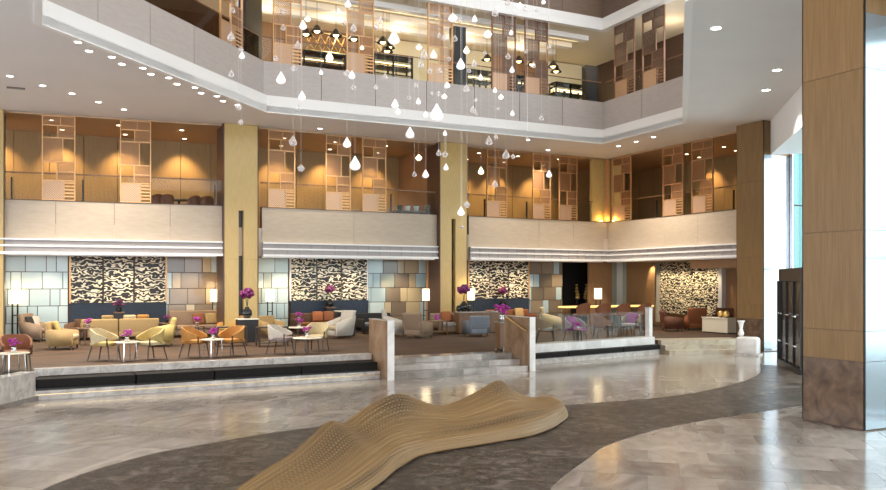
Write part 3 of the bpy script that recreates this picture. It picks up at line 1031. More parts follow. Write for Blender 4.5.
# ------------------------------------------------------------------ lounge platform, steps, benches
ZF = 0.45
plat = [(-14, 17.0), (-0.9, 18.2), (0.05, 20.0), (8.0, 20.4), (8.0, 20.75), (12.5, 20.95), (12.5, 21.35), (19.4, 22.75), (22.4, 22.0), (23.1, 22.67), (29.7, 22.67), (29.7, 36.2), (-14, 36.2)]
pf = MB().plate(plat, [], 0.02, ZF).build('floor_lounge', M_CARP)
skind(pf, 'brown carpeted lounge platform')
# stair walls
def stair_wall(x0, x1, y0, y1, h, label):
    t = thing('stair_wall', label, 'wall', ((x0 + x1) / 2, y0, 0))
    a = (x1 - x0) / 2
    MB().box(-a + 0.012, a - 0.012, 0.02, y1 - y0, 0.0, h - 0.02).build('marble_core', M_WALLM, t)
    MB().box(-a, a, 0.0, 0.02, 0.0, h).build('end_slab', M_PALE, t)
    MB().box(-a, a, 0.02, y1 - y0, h - 0.02, h).build('cap', M_CAP, t)
    return t
stair_wall(8.01, 8.19, 19.42, 20.75, 1.51, 'low marble stair wall with white end face, left of the steps')
w2 = stair_wall(12.36, 12.54, 19.67, 21.1, 1.50, 'low marble stair wall with brass handrail, right of the steps')
hr_ = MB().tube((-0.16, 0.12, 1.12), (-0.16, 1.2, 1.47), 0.03, n=10).build('handrail', M_BRASS, w2)
for yy, zz in ((0.2, 1.145), (1.1, 1.44)):
    MB().tube((-0.16, yy, zz), (-0.08, yy, zz), 0.012, n=6).build('rail_bracket', M_BRASS, hr_)
st = thing('stairs', 'three polished pale marble steps up to the lounge', 'stairs', (8.2, 19.55, 0))
stair_d = 0.42
for k in range(3):
    xs = [0, 1.04, 2.08, 3.12, 4.15]
    for a, b in zip(xs, xs[1:]):
        sl_ = 0.25 * (a + b) / 2 / 4.3
        MB().box(a + 0.003, b - 0.003, k * stair_d + sl_, 1.6, k * 0.15 + (0.0 if k == 0 else 0.003), (k + 1) * 0.15 + (0.002 if k == 2 else 0)).build('step_slab', M_STEP, st)
# left bench edge
Mbk, Lbk = frame((0.07, 19.5), (8.01, 19.94))
ed = struct('wall_platform_edge', 'pale marble edge of the lounge platform')
MB().box(-0.02, Lbk, -0.02, 0.50, 0.0, 0.19).build('plinth', M_CAP, ed, Mbk)
MB().box(-0.02, Lbk, -0.03, -0.015, 0.10, 0.115).build('shadow_bead', M_BRASS, ed, Mbk)
k = 0
pcs = 6
for k in range(pcs):
    MB().box(Lbk * k / pcs, Lbk * (k + 1) / pcs - 0.006, 0.50, 0.80, 0.2, 0.60).build('cap_slab', M_CAP, ed, Mbk)
# canted left end
Mc, Lc = frame((-1.35, 17.0), (0.07, 19.5))
for k in range(3):
    MB().box(Lc * k / 3, Lc * (k + 1) / 3 - 0.006, 0.0, 0.32, 0.09, 0.60).build('cap_slab', M_CAP, ed, Mc)
MB().box(-0.02, Lc, -0.06, 0.05, 0.0, 0.09).build('plinth', M_STEP, ed, Mc)
bx = [on_y(36, 19.6), on_y(136, 19.65), on_y(214, 19.75), on_y(301, 19.85), 7.95]
labs = ['black upholstered bench seat nearest the left edge', 'black upholstered bench seat, second from the left', 'black upholstered bench seat, third from the left', 'black upholstered bench seat against the left stair wall']
for k in range(4):
    a, b = bx[k] - 0.07, bx[k + 1] - 0.07
    t = thing('bench_seat', labs[k], 'bench', group='black bench seats along the lounge platform')
    t.matrix_world = Mbk
    MB().rbox(a + 0.01, b - 0.02, -0.06, 0.5, 0.24, 0.435, 0.02).build('cushion', M_BLACK, t)
    MB().box(a + 0.03, b - 0.04, 0.05, 0.49, 0.19, 0.24).build('bench_base', M_DARK, t)
# right bench edge
Mr, Lr = frame((12.56, 21.0), (19.25, 22.35))
MB().box(0, Lr, 0.0, 0.5, 0.0, 0.16).build('plinth', M_CAP, ed, Mr)
for k in range(5):
    MB().box(Lr * k / 5, Lr * (k + 1) / 5 - 0.006, 0.20, 0.72, 0.16, 0.58).build('cap_slab', M_PALE, ed, Mr)
inv = Mr.inverted()
rl = ['dark bench seat right of the stair wall', 'dark bench seat in the middle of the right platform edge', 'dark bench seat at the far right end of the platform edge']
rx = [0.0, 2.35, 4.9, Lr]
for k in range(3):
    t = thing('bench_seat', rl[k], 'bench', group='dark bench seats right of the stairs'); t.matrix_world = Mr
    MB().rbox(rx[k] + 0.01, rx[k + 1] - 0.02, -0.05, 0.19, 0.19, 0.33, 0.02).build('cushion', M_BLACK, t)
    MB().box(rx[k] + 0.03, rx[k + 1] - 0.04, 0.0, 0.19, 0.16, 0.19).build('bench_base', M_DARK, t)
# glass screen and white end post on the right edge
t = thing('glass_screen', 'clear glass screen standing behind the right bench seats', 'screen'); t.matrix_world = Mr
for k in range(3):
    MB().box(Lr * k / 3 + 0.01, Lr * (k + 1) / 3 - 0.01, 0.56, 0.575, 0.58, 1.45).build('glass_pane', M_GLASS, t)
t = thing('end_post', 'white marble end post beside the side bay steps', 'post'); t.matrix_world = Mr
MB().box(Lr - 0.02, Lr + 0.15, 0.42, 0.60, 0.0, 1.55).build('shaft', M_PALE, t)
MB().box(Lr - 0.03, Lr + 0.16, 0.41, 0.61, 1.55, 1.59).build('cap', M_CAP, t)
# left glass pane on the canted end
t = thing('glass_screen', 'clear glass screen behind the canted left end of the platform', 'screen'); t.matrix_world = Mc
for k in range(2):
    MB().box(Lc * k / 2 + 0.01, Lc * (k + 1) / 2 - 0.01, 0.15, 0.162, 0.60, 1.0).build('glass_pane', M_GLASS, t)
# side bay steps
Ms, Ls = frame((19.42, 22.5), (22.5, 21.75))
st2 = thing('stairs', 'travertine steps of the side bay beside the brown column', 'stairs'); st2.matrix_world = Ms
for k in range(3):
    MB().box(0.02, Ls, -0.62 + 0.3 * k, 0.9, k * 0.15, (k + 1) * 0.15 + (0.004 if k == 2 else 0)).build('step_slab', M_TRAV, st2)
t = thing('marble_stub', 'rounded white marble stub wall in front of the brown column', 'wall', (*at(747, 355), 0), R_(-60))
MB().rbox(-0.34, 0.4, -0.25, 0.25, 0.0, 0.62, 0.12, 4).build('block', M_PALE, t, smooth=True)
MB().box(-0.38, 0.44, -0.29, 0.29, 0.0, 0.06).build('plinth', M_CAP, t)
t = thing('vase', 'small white vase standing on the marble stub by the column', 'vase', (*at(741, 354), 0.62))
MB().lathe([(0, 0), (0.07, 0), (0.1, 0.08), (0.05, 0.25), (0.09, 0.45), (0.13, 0.52), (0.11, 0.52), (0.03, 0.26), (0, 0.1)], 14).build('body', M_WHITE, t, smooth=True)

# ------------------------------------------------------------------ lounge back wall: art panels, glazed tiles, wainscot
YB = 32.6
wlb = struct('wall_lounge', 'lounge back wall of glazed blocks and carved art panels')
MB().box(-6, on_y(560, YB), YB + 0.03, YB + 0.2, ZF, ZS).build('wall_core', M_SCRD, wlb)
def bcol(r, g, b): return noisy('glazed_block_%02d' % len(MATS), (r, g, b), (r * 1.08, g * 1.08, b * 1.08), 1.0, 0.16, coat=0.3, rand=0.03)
B_BLUE = [bcol(0.44, 0.56, 0.60), bcol(0.50, 0.61, 0.64), bcol(0.40, 0.52, 0.57)]  # reflections painted into the block colours: blue for daylight, taupe for brown interior
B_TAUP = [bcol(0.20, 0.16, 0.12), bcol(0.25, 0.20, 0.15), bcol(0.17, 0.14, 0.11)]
B_BEIG = [bcol(0.42, 0.34, 0.23), bcol(0.50, 0.42, 0.28)]
B_GREN = [bcol(0.26, 0.30, 0.27), bcol(0.38, 0.42, 0.38)]
def blocks(px0, px1, pick):
    X0, X1 = on_y(px0, YB), on_y(px1, YB)
    rows = [ZS - 0.005, 2.82, 2.22, 1.62, 1.02, ZF]
    for r in range(5):
        x = X0 - (0, 0.45, 0.2, 0.6, 0.1)[r]
        k = r
        while x < X1:
            w = (0.66, 0.66, 0.32)[k % 3]
            a, b = max(x, X0), min(x + w, X1)
            if b - a > 0.05:
                f = ((a + b) / 2 - X0) / (X1 - X0)
                m = pick(f, k, r)
                dz = random.choice((0, 0.012, 0.02))
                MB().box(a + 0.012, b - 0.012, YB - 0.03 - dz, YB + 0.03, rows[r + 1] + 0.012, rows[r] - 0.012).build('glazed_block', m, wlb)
            x += w; k += 1
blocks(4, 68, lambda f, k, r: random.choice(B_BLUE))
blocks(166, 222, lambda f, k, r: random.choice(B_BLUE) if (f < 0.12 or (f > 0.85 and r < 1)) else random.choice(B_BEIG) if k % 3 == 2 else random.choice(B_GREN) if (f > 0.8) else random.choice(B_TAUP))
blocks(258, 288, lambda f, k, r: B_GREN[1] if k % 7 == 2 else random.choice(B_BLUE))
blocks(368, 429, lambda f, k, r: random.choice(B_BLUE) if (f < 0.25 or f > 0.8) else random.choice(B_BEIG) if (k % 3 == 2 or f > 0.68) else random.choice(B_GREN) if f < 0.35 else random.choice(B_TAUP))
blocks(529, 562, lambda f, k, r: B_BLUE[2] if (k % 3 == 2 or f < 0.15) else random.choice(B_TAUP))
art_l = {0: 'left', 1: 'middle', 2: 'right'}
for bi, xs in enumerate(((70, 103, 134, 166), (290, 316.5, 341, 367), (468, 489, 508, 528))):
    for a, b in zip(xs, xs[1:]):
        MB().box(on_y(a, YB) + 0.03, on_y(b, YB) - 0.03, YB - 0.06, YB + 0.03, 1.72, ZS - 0.01).build('carved_panel', M_ART, wlb)
    MB().box(on_y(xs[0], YB), on_y(xs[3], YB), YB - 0.09, YB + 0.03, ZF, 1.70).build('wainscot', M_WAINS, wlb)
    for s in (0, 3):
        MB().box(on_y(xs[s], YB) - 0.03, on_y(xs[s], YB) + 0.03, YB - 0.08, YB + 0.03, 1.70, ZS - 0.01).build('panel_trim', M_WHITE if bi == 1 else M_BRZ, wlb)
    for k in range(3):
        light('art_washer', 'SPOT', (on_y((xs[k] + xs[k + 1]) / 2, YB), YB - 0.75, ZS - 0.04), 13, (1, 0.86, 0.62) if bi != 1 else (1, 0.93, 0.82), 0.05, rot=(R_(22), 0, 0), spot=R_(95))
# dark doorway between the third art wall and the corner, with two gilded ornaments
MB().box(on_y(562, 33.6), on_y(606, 33.6), 33.6, 33.8, ZF, ZS).build('dark_backdrop', M_DARK, wlb)
for n_, px in enumerate((577, 586)):
    t = thing('gilded_ornament', 'gilded stacked wall ornament in the dark alcove, %s one' % ('left' if n_ == 0 else 'right'), 'ornament', (on_y(px, 33.3), 33.3, ZF))
    MB().lathe([(0, 0), (0.16, 0), (0.16, 0.05), (0.04, 0.1), (0.04, 1.2), (0, 1.2)], 12).build('stand', M_DARK, t)
    for k in range(5):
        MB().ball((random.uniform(-.04, .04), 0, 1.25 + k * 0.15), 0.12 - 0.012 * k, 2, (1, 1, 0.8)).build('gilded_lump', M_GOLDL, t)
# side bay: deep recess with glowing carved wall
ws = struct('wall_side_bay', 'back wall of the side bay with a carved gold panel')
XB = 28.2
MB().box(XB + 0.05, XB + 0.2, 22.2, 34.0, ZF, ZS).build('wall_core', M_BRNW, ws)
for a, b in ((660, 675.5), (675.5, 692), (692, 707), (707, 721)):
    MB().box(XB - 0.03, XB + 0.05, on_x(b, XB) + 0.02, on_x(a, XB) - 0.02, 0.9, ZS - 0.02).build('carved_panel', M_ART, ws)
for a, b, m in ((655, 659, M_WHITE), (721.5, 725, M_WHITE)):
    MB().box(XB - 0.2, XB + 0.05, on_x(b, XB), on_x(a, XB), ZF, ZS - 0.01).build('white_pilaster', m, ws)
MB().box(24.6, 25.6, 22.7, on_x(690, 24.6), 3.02, ZS - 0.005).build('dropped_soffit', M_BRNW, ws)
YS = 32.4
XS0 = 24.0
for a, b, m in ((608, 617, B_GREN[1]), (617, 623, mat('pale_glass_block', (0.75, 0.8, 0.8), 0.2)), (623, 627, B_GREN[1])):
    MB().box(on_y(a, YS), on_y(b, YS) - 0.02, YS, YS + 0.1, ZF, ZS - 0.01).build('tall_panel', m, ws)
MB().box(on_y(627, YS), on_y(655, YS), YS, YS + 0.1, ZF, ZS - 0.01).build('timber_panel', M_BRNW, ws)
for k in range(4):
    light('art_washer', 'SPOT', (XB - 0.85, 29.1 + k * 1.03, ZS - 0.04), 70, (1, 0.80, 0.48), 0.05, rot=(0, R_(-22), 0), spot=R_(95))

# ------------------------------------------------------------------ downlights
rim_me = MB().lathe([(0.075, 0), (0.105, -0.012), (0.105, 0.0)], 16).mesh('rim', M_RIM)
lens_me = MB().lathe([(0, -0.006), (0.08, -0.006), (0.08, 0.0)], 16).mesh('lens', M_LENS)
lensw_me = MB().lathe([(0, -0.006), (0.07, -0.006), (0.07, 0.0)], 16).mesh('lens', M_LENSW)
def downlight(x, y, z, label, group, energy, warm=False, col=(1, 0.9, 0.76), s=1.0, spot=110, rot=None):
    t = thing('downlight', label, 'downlight', (x, y, z), group=group, scale=(s, s, s))
    place('rim', rim_me, t); place('lens', lensw_me if warm else lens_me, t)
    if energy:
        light('downlight_beam', 'SPOT', (x, y, z - 0.06), energy, col, 0.08, rot=rot, spot=R_(spot), blend=0.8)
for n_, (x, y) in enumerate(((78, 42), (89, 51), (112, 57), (122, 64), (143, 68), (151, 74), (169, 77.7), (177, 84), (195, 87.5), (201, 93), (217, 96), (223, 101), (237.5, 105))):
    downlight(*up(x, y, ZC), ZC - 0.002, 'round recessed downlight by the canted cornice, %s of the %s pair from the left' % (('upper', 'lower')[n_ % 2], ORD[n_ // 2]), 'paired downlights along the canted cornice', 190, s=0.95)
for n_, (x, y) in enumerate(((10, 76), (42.5, 85.5), (72, 93.5), (98.5, 102), (124, 109.5))):
    downlight(*up(x, y, ZC), ZC - 0.002, 'round recessed downlight above the left gallery, %s from the left edge' % ORD[n_], 'downlights above the left gallery', 420, s=0.95)
for n_, (x, y) in enumerate(((320, 128.6), (528, 140), (548, 150))):
    downlight(*up(x, y, ZC), ZC - 0.002, 'round recessed downlight above the long gallery, %s from the left' % ORD[n_], 'downlights above the long gallery', 420, s=0.95)
for n_, (x, y) in enumerate(((618.5, 146), (636, 141.6), (653.5, 137))):
    downlight(*up(x, y, ZC), ZC - 0.002, 'round recessed downlight above the side gallery, %s from the corner' % ORD[n_], 'downlights above the side gallery', 420, s=0.95)
for n_, (x, y) in enumerate(((716, 28), (777, 70), (766, 90))):
    downlight(*up(x, y, ZC), ZC - 0.002, 'round recessed downlight left of the foreground column, %s of three from the top' % ORD[n_], 'downlights beside the foreground column', 400, s=1.3)
for k, x in enumerate((-1.6, 0.6, 2.8, 5.0, 8.9, 11.0, 13.2, 17.6, 19.6, 21.8)):
    downlight(x, 32.2, 8.118, 'small warm downlight in the gallery ceiling, front row, %s from the left' % ORD[k], 'front gallery downlights', 0, True)
    downlight(x + 0.4, 34.1, 8.118, 'small warm downlight in the gallery ceiling, back row, %s from the left' % ORD[k], 'back gallery downlights', 210, True, (1, 0.67, 0.30), spot=85, rot=(R_(22), 0, 0))
for k, y in enumerate((24.0, 26.2, 28.4)):
    downlight(26.0, y, 8.118, 'small warm downlight in the side gallery ceiling, %s from the column' % ORD[k], 'side gallery downlights', 0, True)
    downlight(27.2, y + 0.5, 8.118, 'small warm downlight by the back wall of the side gallery, %s from the column' % ORD[k], 'side gallery wall downlights', 170, True, (1, 0.64, 0.30), spot=80, rot=(0, R_(-22), 0))
# lounge downlights in the gallery slab
for k, x in enumerate((0.5, 3.0, 5.4, 9.0, 11.4, 13.8, 17.5, 19.8, 22.0)):
    downlight(x, 31.75, ZS - 0.002, 'small warm downlight under the gallery slab, %s from the left' % ORD[k], 'downlights under the gallery slab', 110, True, (1, 0.76, 0.46), spot=120)
# vent
t = thing('air_vent', 'dark slotted air vent in the ceiling at the left', 'vent', (*up(16, 88, ZC), ZC))
MB().box(-0.24, 0.24, -0.12, 0.12, -0.012, 0).build('vent_frame', M_DARK, t)
for k in range(4):
    MB().box(-0.21, 0.21, -0.09 + k * 0.055, -0.075 + k * 0.055, -0.016, -0.01).build('slat', M_GRILLE, t)

# ------------------------------------------------------------------ timber wave bench
def wave_bench():
    # stations: front floor edge, ridge, ridge height, lip height (lateral, depth from the standpoint)
    S = [((2.20, 16.25), (2.22, 16.05), 0.16, 0.14, 0.05),
         ((2.30, 15.35), (2.05, 15.95), 0.30, 0.24, 0.25),
         ((2.02, 14.45), (1.66, 15.75), 0.30, 0.25, 0.42),
         ((1.75, 13.85), (1.30, 15.35), 0.48, 0.25, 0.45),
         ((1.38, 13.3), (1.00, 15.0), 0.705, 0.25, 0.48),
         ((0.98, 12.95), (0.52, 14.5), 0.53, 0.23, 0.5),
         ((0.56, 12.6), (0.0, 14.0), 0.40, 0.22, 0.5),
         ((0.05, 12.2), (-0.42, 13.6), 0.565, 0.21, 0.5),
         ((-0.32, 11.8), (-0.74, 13.2), 0.71, 0.21, 0.5),
         ((-0.50, 11.3), (-1.13, 12.6), 0.60, 0.25, 0.45),
         ((-0.62, 10.9), (-1.40, 12.0), 0.46, 0.24, 0.4),
         ((-0.70, 10.5), (-1.57, 11.6), 0.545, 0.22, 0.38),
         ((-0.82, 10.0), (-1.72, 10.9), 0.44, 0.2, 0.35),
         ((-0.98, 9.5), (-1.86, 10.35), 0.35, 0.17, 0.35),
         ((-1.2, 9.0), (-2.08, 9.75), 0.27, 0.14, 0.3),
         ((-1.5, 8.4), (-2.25, 9.15), 0.2, 0.11, 0.25),
         ((-1.9, 7.9), (-2.35, 8.5), 0.13, 0.08, 0.18),
         ((-2.3, 7.7), (-2.42, 7.95), 0.05, 0.04, 0.05)]
    NS, NP = 260, 120

    def weave(u, v):
        # where the laminations open into a woven, slotted surface
        g = lambda x, c, w: math.exp(-((x - c) / w) ** 2)
        return min(1.0, 1.1 * g(u, 0.47, 0.055) * g(v, 0.62, 0.09) + 0.9 * g(u, 0.68, 0.13) * g(v, 0.56, 0.11) + 0.8 * g(u, 0.24, 0.04) * g(v, 0.62, 0.08)
                   + 0.8 * g(u, 0.26, 0.17) * g(v, 0.36, 0.035) + 0.8 * g(u, 0.72, 0.12) * g(v, 0.27, 0.035))
    fr = spline([(*s[0], 0) for s in S], NS)
    rd = spline([(*s[1], s[2]) for s in S], NS)
    ex = spline([(s[3], s[4], 0) for s in S], NS)
    b = MB()
    uvl = b.bm.loops.layers.uv.new('UVMap')
    rows = []
    for i in range(NS):
        f, r, e = fr[i], rd[i], ex[i]
        lip, back = e.x, max(0.03, e.y)
        d = Vector((r.x - f.x, r.y - f.y, 0)); dl = d.length; d /= max(dl, 1e-4)
        ctrl = [(0.10, 0.0), (0.0, 0.03), (0.05, lip * 0.5), (0.16, lip * 0.85), (dl * 0.32, lip + (r.z - lip) * 0.16), (dl * 0.55, lip + (r.z - lip) * 0.36), (dl * 0.82, lip + (r.z - lip) * 0.80), (dl, r.z), (dl + back * 0.35, r.z * 0.86), (dl + back * 0.75, r.z * 0.45), (dl + back * 0.9, 0.0)]
        pr = spline([(x, z, 0) for x, z in ctrl], NP)
        row = []
        for j, p in enumerate(pr):
            rid = 0.004 * (1 if (j // 2) % 2 else -1) if 4 < j < NP - 4 else 0
            row.append(b.bm.verts.new((f.x + d.x * p.x, f.y + d.y * p.x, max(0.0, p.y + rid))))
        rows.append(row)
    for i in range(NS - 1):
        for j in range(NP - 1):
            fc = b.bm.faces.new((rows[i][j], rows[i + 1][j], rows[i + 1][j + 1], rows[i][j + 1]))
            for lp, (a, c) in zip(fc.loops, ((i, j), (i + 1, j), (i + 1, j + 1), (i, j + 1))):
                lp[uvl].uv = (a / (NS - 1), c / (NP - 1))
    b.bm.faces.new(rows[0]); b.bm.faces.new(rows[-1][::-1])
    # into ground coordinates
    for v in b.bm.verts:
        x, y = cd(v.co.x, v.co.y)
        v.co = Vector((x, y, v.co.z + 0.004))
    o = b.build('wave_bench', M_WOOD, smooth=True)
    at_ = o.data.attributes.new('weave', 'FLOAT', 'POINT')
    at_.data.foreach_set('value', [weave(i / (NS - 1), j / (NP - 1)) for i in range(NS) for j in range(NP)])
    tag(o, 'long undulating laminated oak sculpture bench on the lobby floor', 'bench')
wave_bench()

# ------------------------------------------------------------------ furniture
RC = {}
def base_of(key, maker):
    """copies of a kind share their mesh data"""
    if key not in RC:
        RC[key] = maker()
    return RC[key]


def put(parts, name, label, cat, loc, rz, group=None, scale=None):
    t = thing(name, label, cat, loc, rz, group, scale)
    for pn, me, mw in parts:
        place(pn, me, t, mw)
    return t


def tub_chair_parts(fabric, seatfab, leg):
    P = []
    s = MB().rbox(-0.27, 0.27, -0.30, 0.24, 0.38, 0.48, 0.035, 3)
    P.append(('seat', s.mesh('seat', seatfab, True), None))
    # wrap-around back whose top slopes down into the arms
    b = MB()
    n = 26
    rings = []
    for i in range(n + 1):
        a = R_(-118 + 236 * i / n)
        f = abs(a) / R_(118)
        top = 0.82 - 0.22 * max(0, (f - 0.35) / 0.65) ** 1.2
        bot = 0.40 + (0.14 * max(0, (f - 0.45) / 0.55))
        ext = -0.10 * max(0, (f - 0.72) / 0.28)
        cx_, cy_ = math.sin(a), math.cos(a)
        ri, ro = 0.285, 0.33
        lean = 0.06 * (1 - f)
        rings.append([b.bm.verts.new(p) for p in (
            (cx_ * ri, cy_ * ri * 0.92 + ext, bot), (cx_ * ro, cy_ * ro * 0.92 + ext, bot),
            (cx_ * (ro + lean * .3), cy_ * (ro + lean) * 0.92 + ext, top), (cx_ * (ri + lean * .3), cy_ * (ri + lean) * 0.92 + ext, top))])
    for A, B in zip(rings, rings[1:]):
        for k in range(4):
            b.bm.faces.new((A[k], A[(k + 1) % 4], B[(k + 1) % 4], B[k]))
    b.bm.faces.new(rings[0]); b.bm.faces.new(rings[-1][::-1])
    P.append(('backrest', b.mesh('backrest', fabric), None))
    for sx in (-1, 1):
        P.append(('leg', MB().tube((sx * 0.24, -0.25, 0.4), (sx * 0.27, -0.30, 0), 0.022, 0.014).mesh('leg', leg), None))
        P.append(('leg', MB().tube((sx * 0.22, 0.2, 0.4), (sx * 0.27, 0.30, 0), 0.022, 0.014).mesh('leg', leg), None))
        P.append(('arm_support', MB().tube((sx * 0.285, -0.25, 0.38), (sx * 0.30, -0.26, 0.58), 0.018, 0.018).mesh('arm_support', leg), None))
    return P


def armchair_parts(fabric, cush, w=0.78, back_h=0.86, wing=0.0):
    P = []
    a = w / 2
    P.append(('base', MB().rbox(-a + .02, a - .02, -0.36, 0.36, 0.10, 0.30, 0.03).mesh('base', fabric, True), None))
    P.append(('seat_cushion', MB().rbox(-a + .12, a - .12, -0.39, 0.22, 0.30, 0.44, 0.05, 3).mesh('seat_cushion', cush, True), None))
    lean = Matrix.Translation((0, 0.26, 0.28)) @ Matrix.Rotation(R_(-12), 4, 'X')
    P.append(('backrest', MB().rbox(-a + .02, a - .02, -0.06, 0.10, 0, back_h - 0.28, 0.05, 3, lean).mesh('backrest', fabric, True), None))
    for s in (-1, 1):
        b = MB()
        x0, x1 = (a - 0.12, a) if s > 0 else (-a, -a + 0.12)
        pts = [(-0.38, 0.12), (0.36, 0.12), (0.36 + 0.05 + wing * .1, 0.62 + wing * 0.22), (0.12, 0.60 + wing * 0.1), (-0.36, 0.55)]
        lo = [b.bm.verts.new((x0, y, z)) for y, z in pts]
        hi = [b.bm.verts.new((x1, y, z)) for y, z in pts]
        b.bm.faces.new(lo); b.bm.faces.new(hi[::-1])
        for k in range(5):
            b.bm.faces.new((lo[k], lo[(k + 1) % 5], hi[(k + 1) % 5], hi[k]))
        bmesh.ops.bevel(b.bm, geom=b.bm.edges[:], offset=0.025, segments=2, affect='EDGES')
        P.append(('arm', b.mesh('arm', fabric, True), None))
        for y in (-0.32, 0.30):
            P.append(('foot', MB().tube((s * (a - .08), y, 0.11), (s * (a - .06), y, 0), 0.03, 0.02).mesh('foot', M_LEGD), None))
    return P


def sofa_parts(fabric, cush, w=1.9, back_h=0.78):
    P = []
    a = w / 2
    P.append(('base', MB().rbox(-a, a, -0.40, 0.42, 0.08, 0.28, 0.03).mesh('base', fabric, True), None))
    n = 2 if w < 2.1 else 3
    for k in range(n):
        x0 = -a + 0.14 + (w - 0.28) * k / n; x1 = x0 + (w - 0.28) / n
        P.append(('seat_cushion', MB().rbox(x0 + .005, x1 - .005, -0.43, 0.26, 0.28, 0.43, 0.05, 3).mesh('seat_cushion', cush, True), None))
    P.append(('backrest', MB().rbox(-a, a, 0.26, 0.42, 0.2, back_h, 0.05, 3).mesh('backrest', fabric, True), None))
    for s in (-1, 1):
        x0, x1 = (a - 0.14, a) if s > 0 else (-a, -a + 0.14)
        P.append(('arm', MB().rbox(x0, x1, -0.42, 0.40, 0.1, 0.58, 0.04, 3).mesh('arm', fabric, True), None))
        for y in (-0.36, 0.36):
            P.append(('foot', MB().tube((s * (a - .08), y, 0.09), (s * (a - .08), y, 0), 0.03, 0.022).mesh('foot', M_LEGD), None))
    return P


def table_parts(top, leg, r=0.30, h=0.52):
    P = [('table_top', MB().lathe([(0, h), (r, h), (r + .01, h - .012), (r, h - .03), (0, h - .03)], 24).mesh('table_top', top, False), None)]
    for k in range(4):
        a = PI / 4 + k * PI / 2
        c, s = math.cos(a), math.sin(a)
        P.append(('leg', MB().tube((c * r * .75, s * r * .75, h - .03), (c * r * .85, s * r * .85, 0), 0.02, 0.013).mesh('leg', leg), None))
    return P


def orchid(x, y, z, label, s=1.0, petal=M_ORCH, group='purple flower arrangements'):
    t = thing('orchid', label, 'flowers', (x, y, z), random.uniform(0, 6), group, (s, s, s))
    MB().lathe([(0, 0), (0.05, 0), (0.065, 0.05), (0.05, 0.1), (0.055, 0.11), (0.04, 0.11), (0, 0.08)], 12).build('pot', M_CHROME if petal is M_ORCH else M_POT, t, smooth=True)
    b = MB()
    for k in range(5):
        a = k * 1.257
        b.tube((0, 0, 0.08), (math.cos(a) * .06, math.sin(a) * .06, 0.2), 0.006, 0.004, n=5)
    st_ = b.build('stems', M_LEAF, t)
    b = MB()
    rnd = random.Random(len(label))
    for k in range(26):
        a, r = rnd.uniform(0, 6.28), rnd.uniform(0.02, 0.13)
        cx_, cy_, cz = math.cos(a) * r, math.sin(a) * r, 0.2 + rnd.uniform(-0.05, 0.09)
        b.ball((cx_, cy_, cz), rnd.uniform(0.028, 0.045), 1, (1, 1, 0.55))
    o = b.build('blossoms', petal, st_, smooth=True)
    o['kind'] = 'stuff'
    return t


def vase_flowers(x, y, z, label, s=1.0):
    t = thing('flower_vase', label, 'flowers', (x, y, z), 0, 'dark vases with deep purple blooms', (s, s, s))
    MB().lathe([(0, 0), (0.09, 0), (0.15, 0.1), (0.14, 0.22), (0.06, 0.3), (0.07, 0.33), (0.05, 0.33), (0, 0.2)], 16).build('vase', M_POT, t, smooth=True)
    b = MB()
    for k in range(4):
        a = k * 1.57
        b.tube((0, 0, 0.3), (math.cos(a) * .05, math.sin(a) * .05, 0.62), 0.008, 0.006, n=5)
    st_ = b.build('stems', M_LEAF, t)
    b = MB()
    rnd = random.Random(5)
    for k in range(40):
        d = Vector((rnd.gauss(0, 1), rnd.gauss(0, 1), rnd.gauss(0, .7))).normalized() * 0.17
        b.ball((d.x, d.y, 0.72 + d.z * .75), 0.06, 1)
    b.ball((0, 0, 0.72), 0.16, 2, (1, 1, .8))
    o = b.build('bloom', M_HYDR, st_, smooth=True); o['kind'] = 'stuff'
    return t


def floor_lamp(x, y, z, label, h=1.45, e=6):
    t = thing('floor_lamp', label, 'lamp', (x, y, z), YAW * -1, 'floor lamps with lit shades')
    MB().box(-0.16, 0.16, -0.13, 0.13, 0, 0.03).build('base', M_DARK, t)
    for s in (-1, 1):
        MB().box(s * 0.09 - 0.02, s * 0.09 + 0.02, -0.02, 0.02, 0.03, h - 0.2).build('pole', M_DARK, t)
    MB().box(-0.09, 0.09, -0.015, 0.015, h * 0.55, h * 0.55 + 0.03).build('cross_bar', M_DARK, t)
    b = MB()
    for s in ((-0.14, -0.13), (0.13, 0.14)):
        b.box(s[0], s[1], -0.14, 0.14, h - 0.28, h + 0.18)
        b.box(-0.13, 0.13, s[0], s[1], h - 0.28, h + 0.18)
    b.build('shade', M_SHADE, t)
    light('lamp_glow', 'POINT', (0, 0, h + 0.3), e, (1, 0.74, 0.42), 0.2, parent=t)
    return t


def cushion(x, y, z, rz, m, label, tilt=-20, s=0.42, group='throw cushions in the lounge'):
    o = MB().rbox(-s / 2, s / 2, -0.06, 0.06, 0, s, 0.055, 3).build('cushion', m, smooth=True)
    o.matrix_world = Matrix.Translation((x, y, z)) @ Matrix.Rotation(rz, 4, 'Z') @ Matrix.Rotation(R_(tilt), 4, 'X')
    tag(o, label, 'cushion', group)
    return o


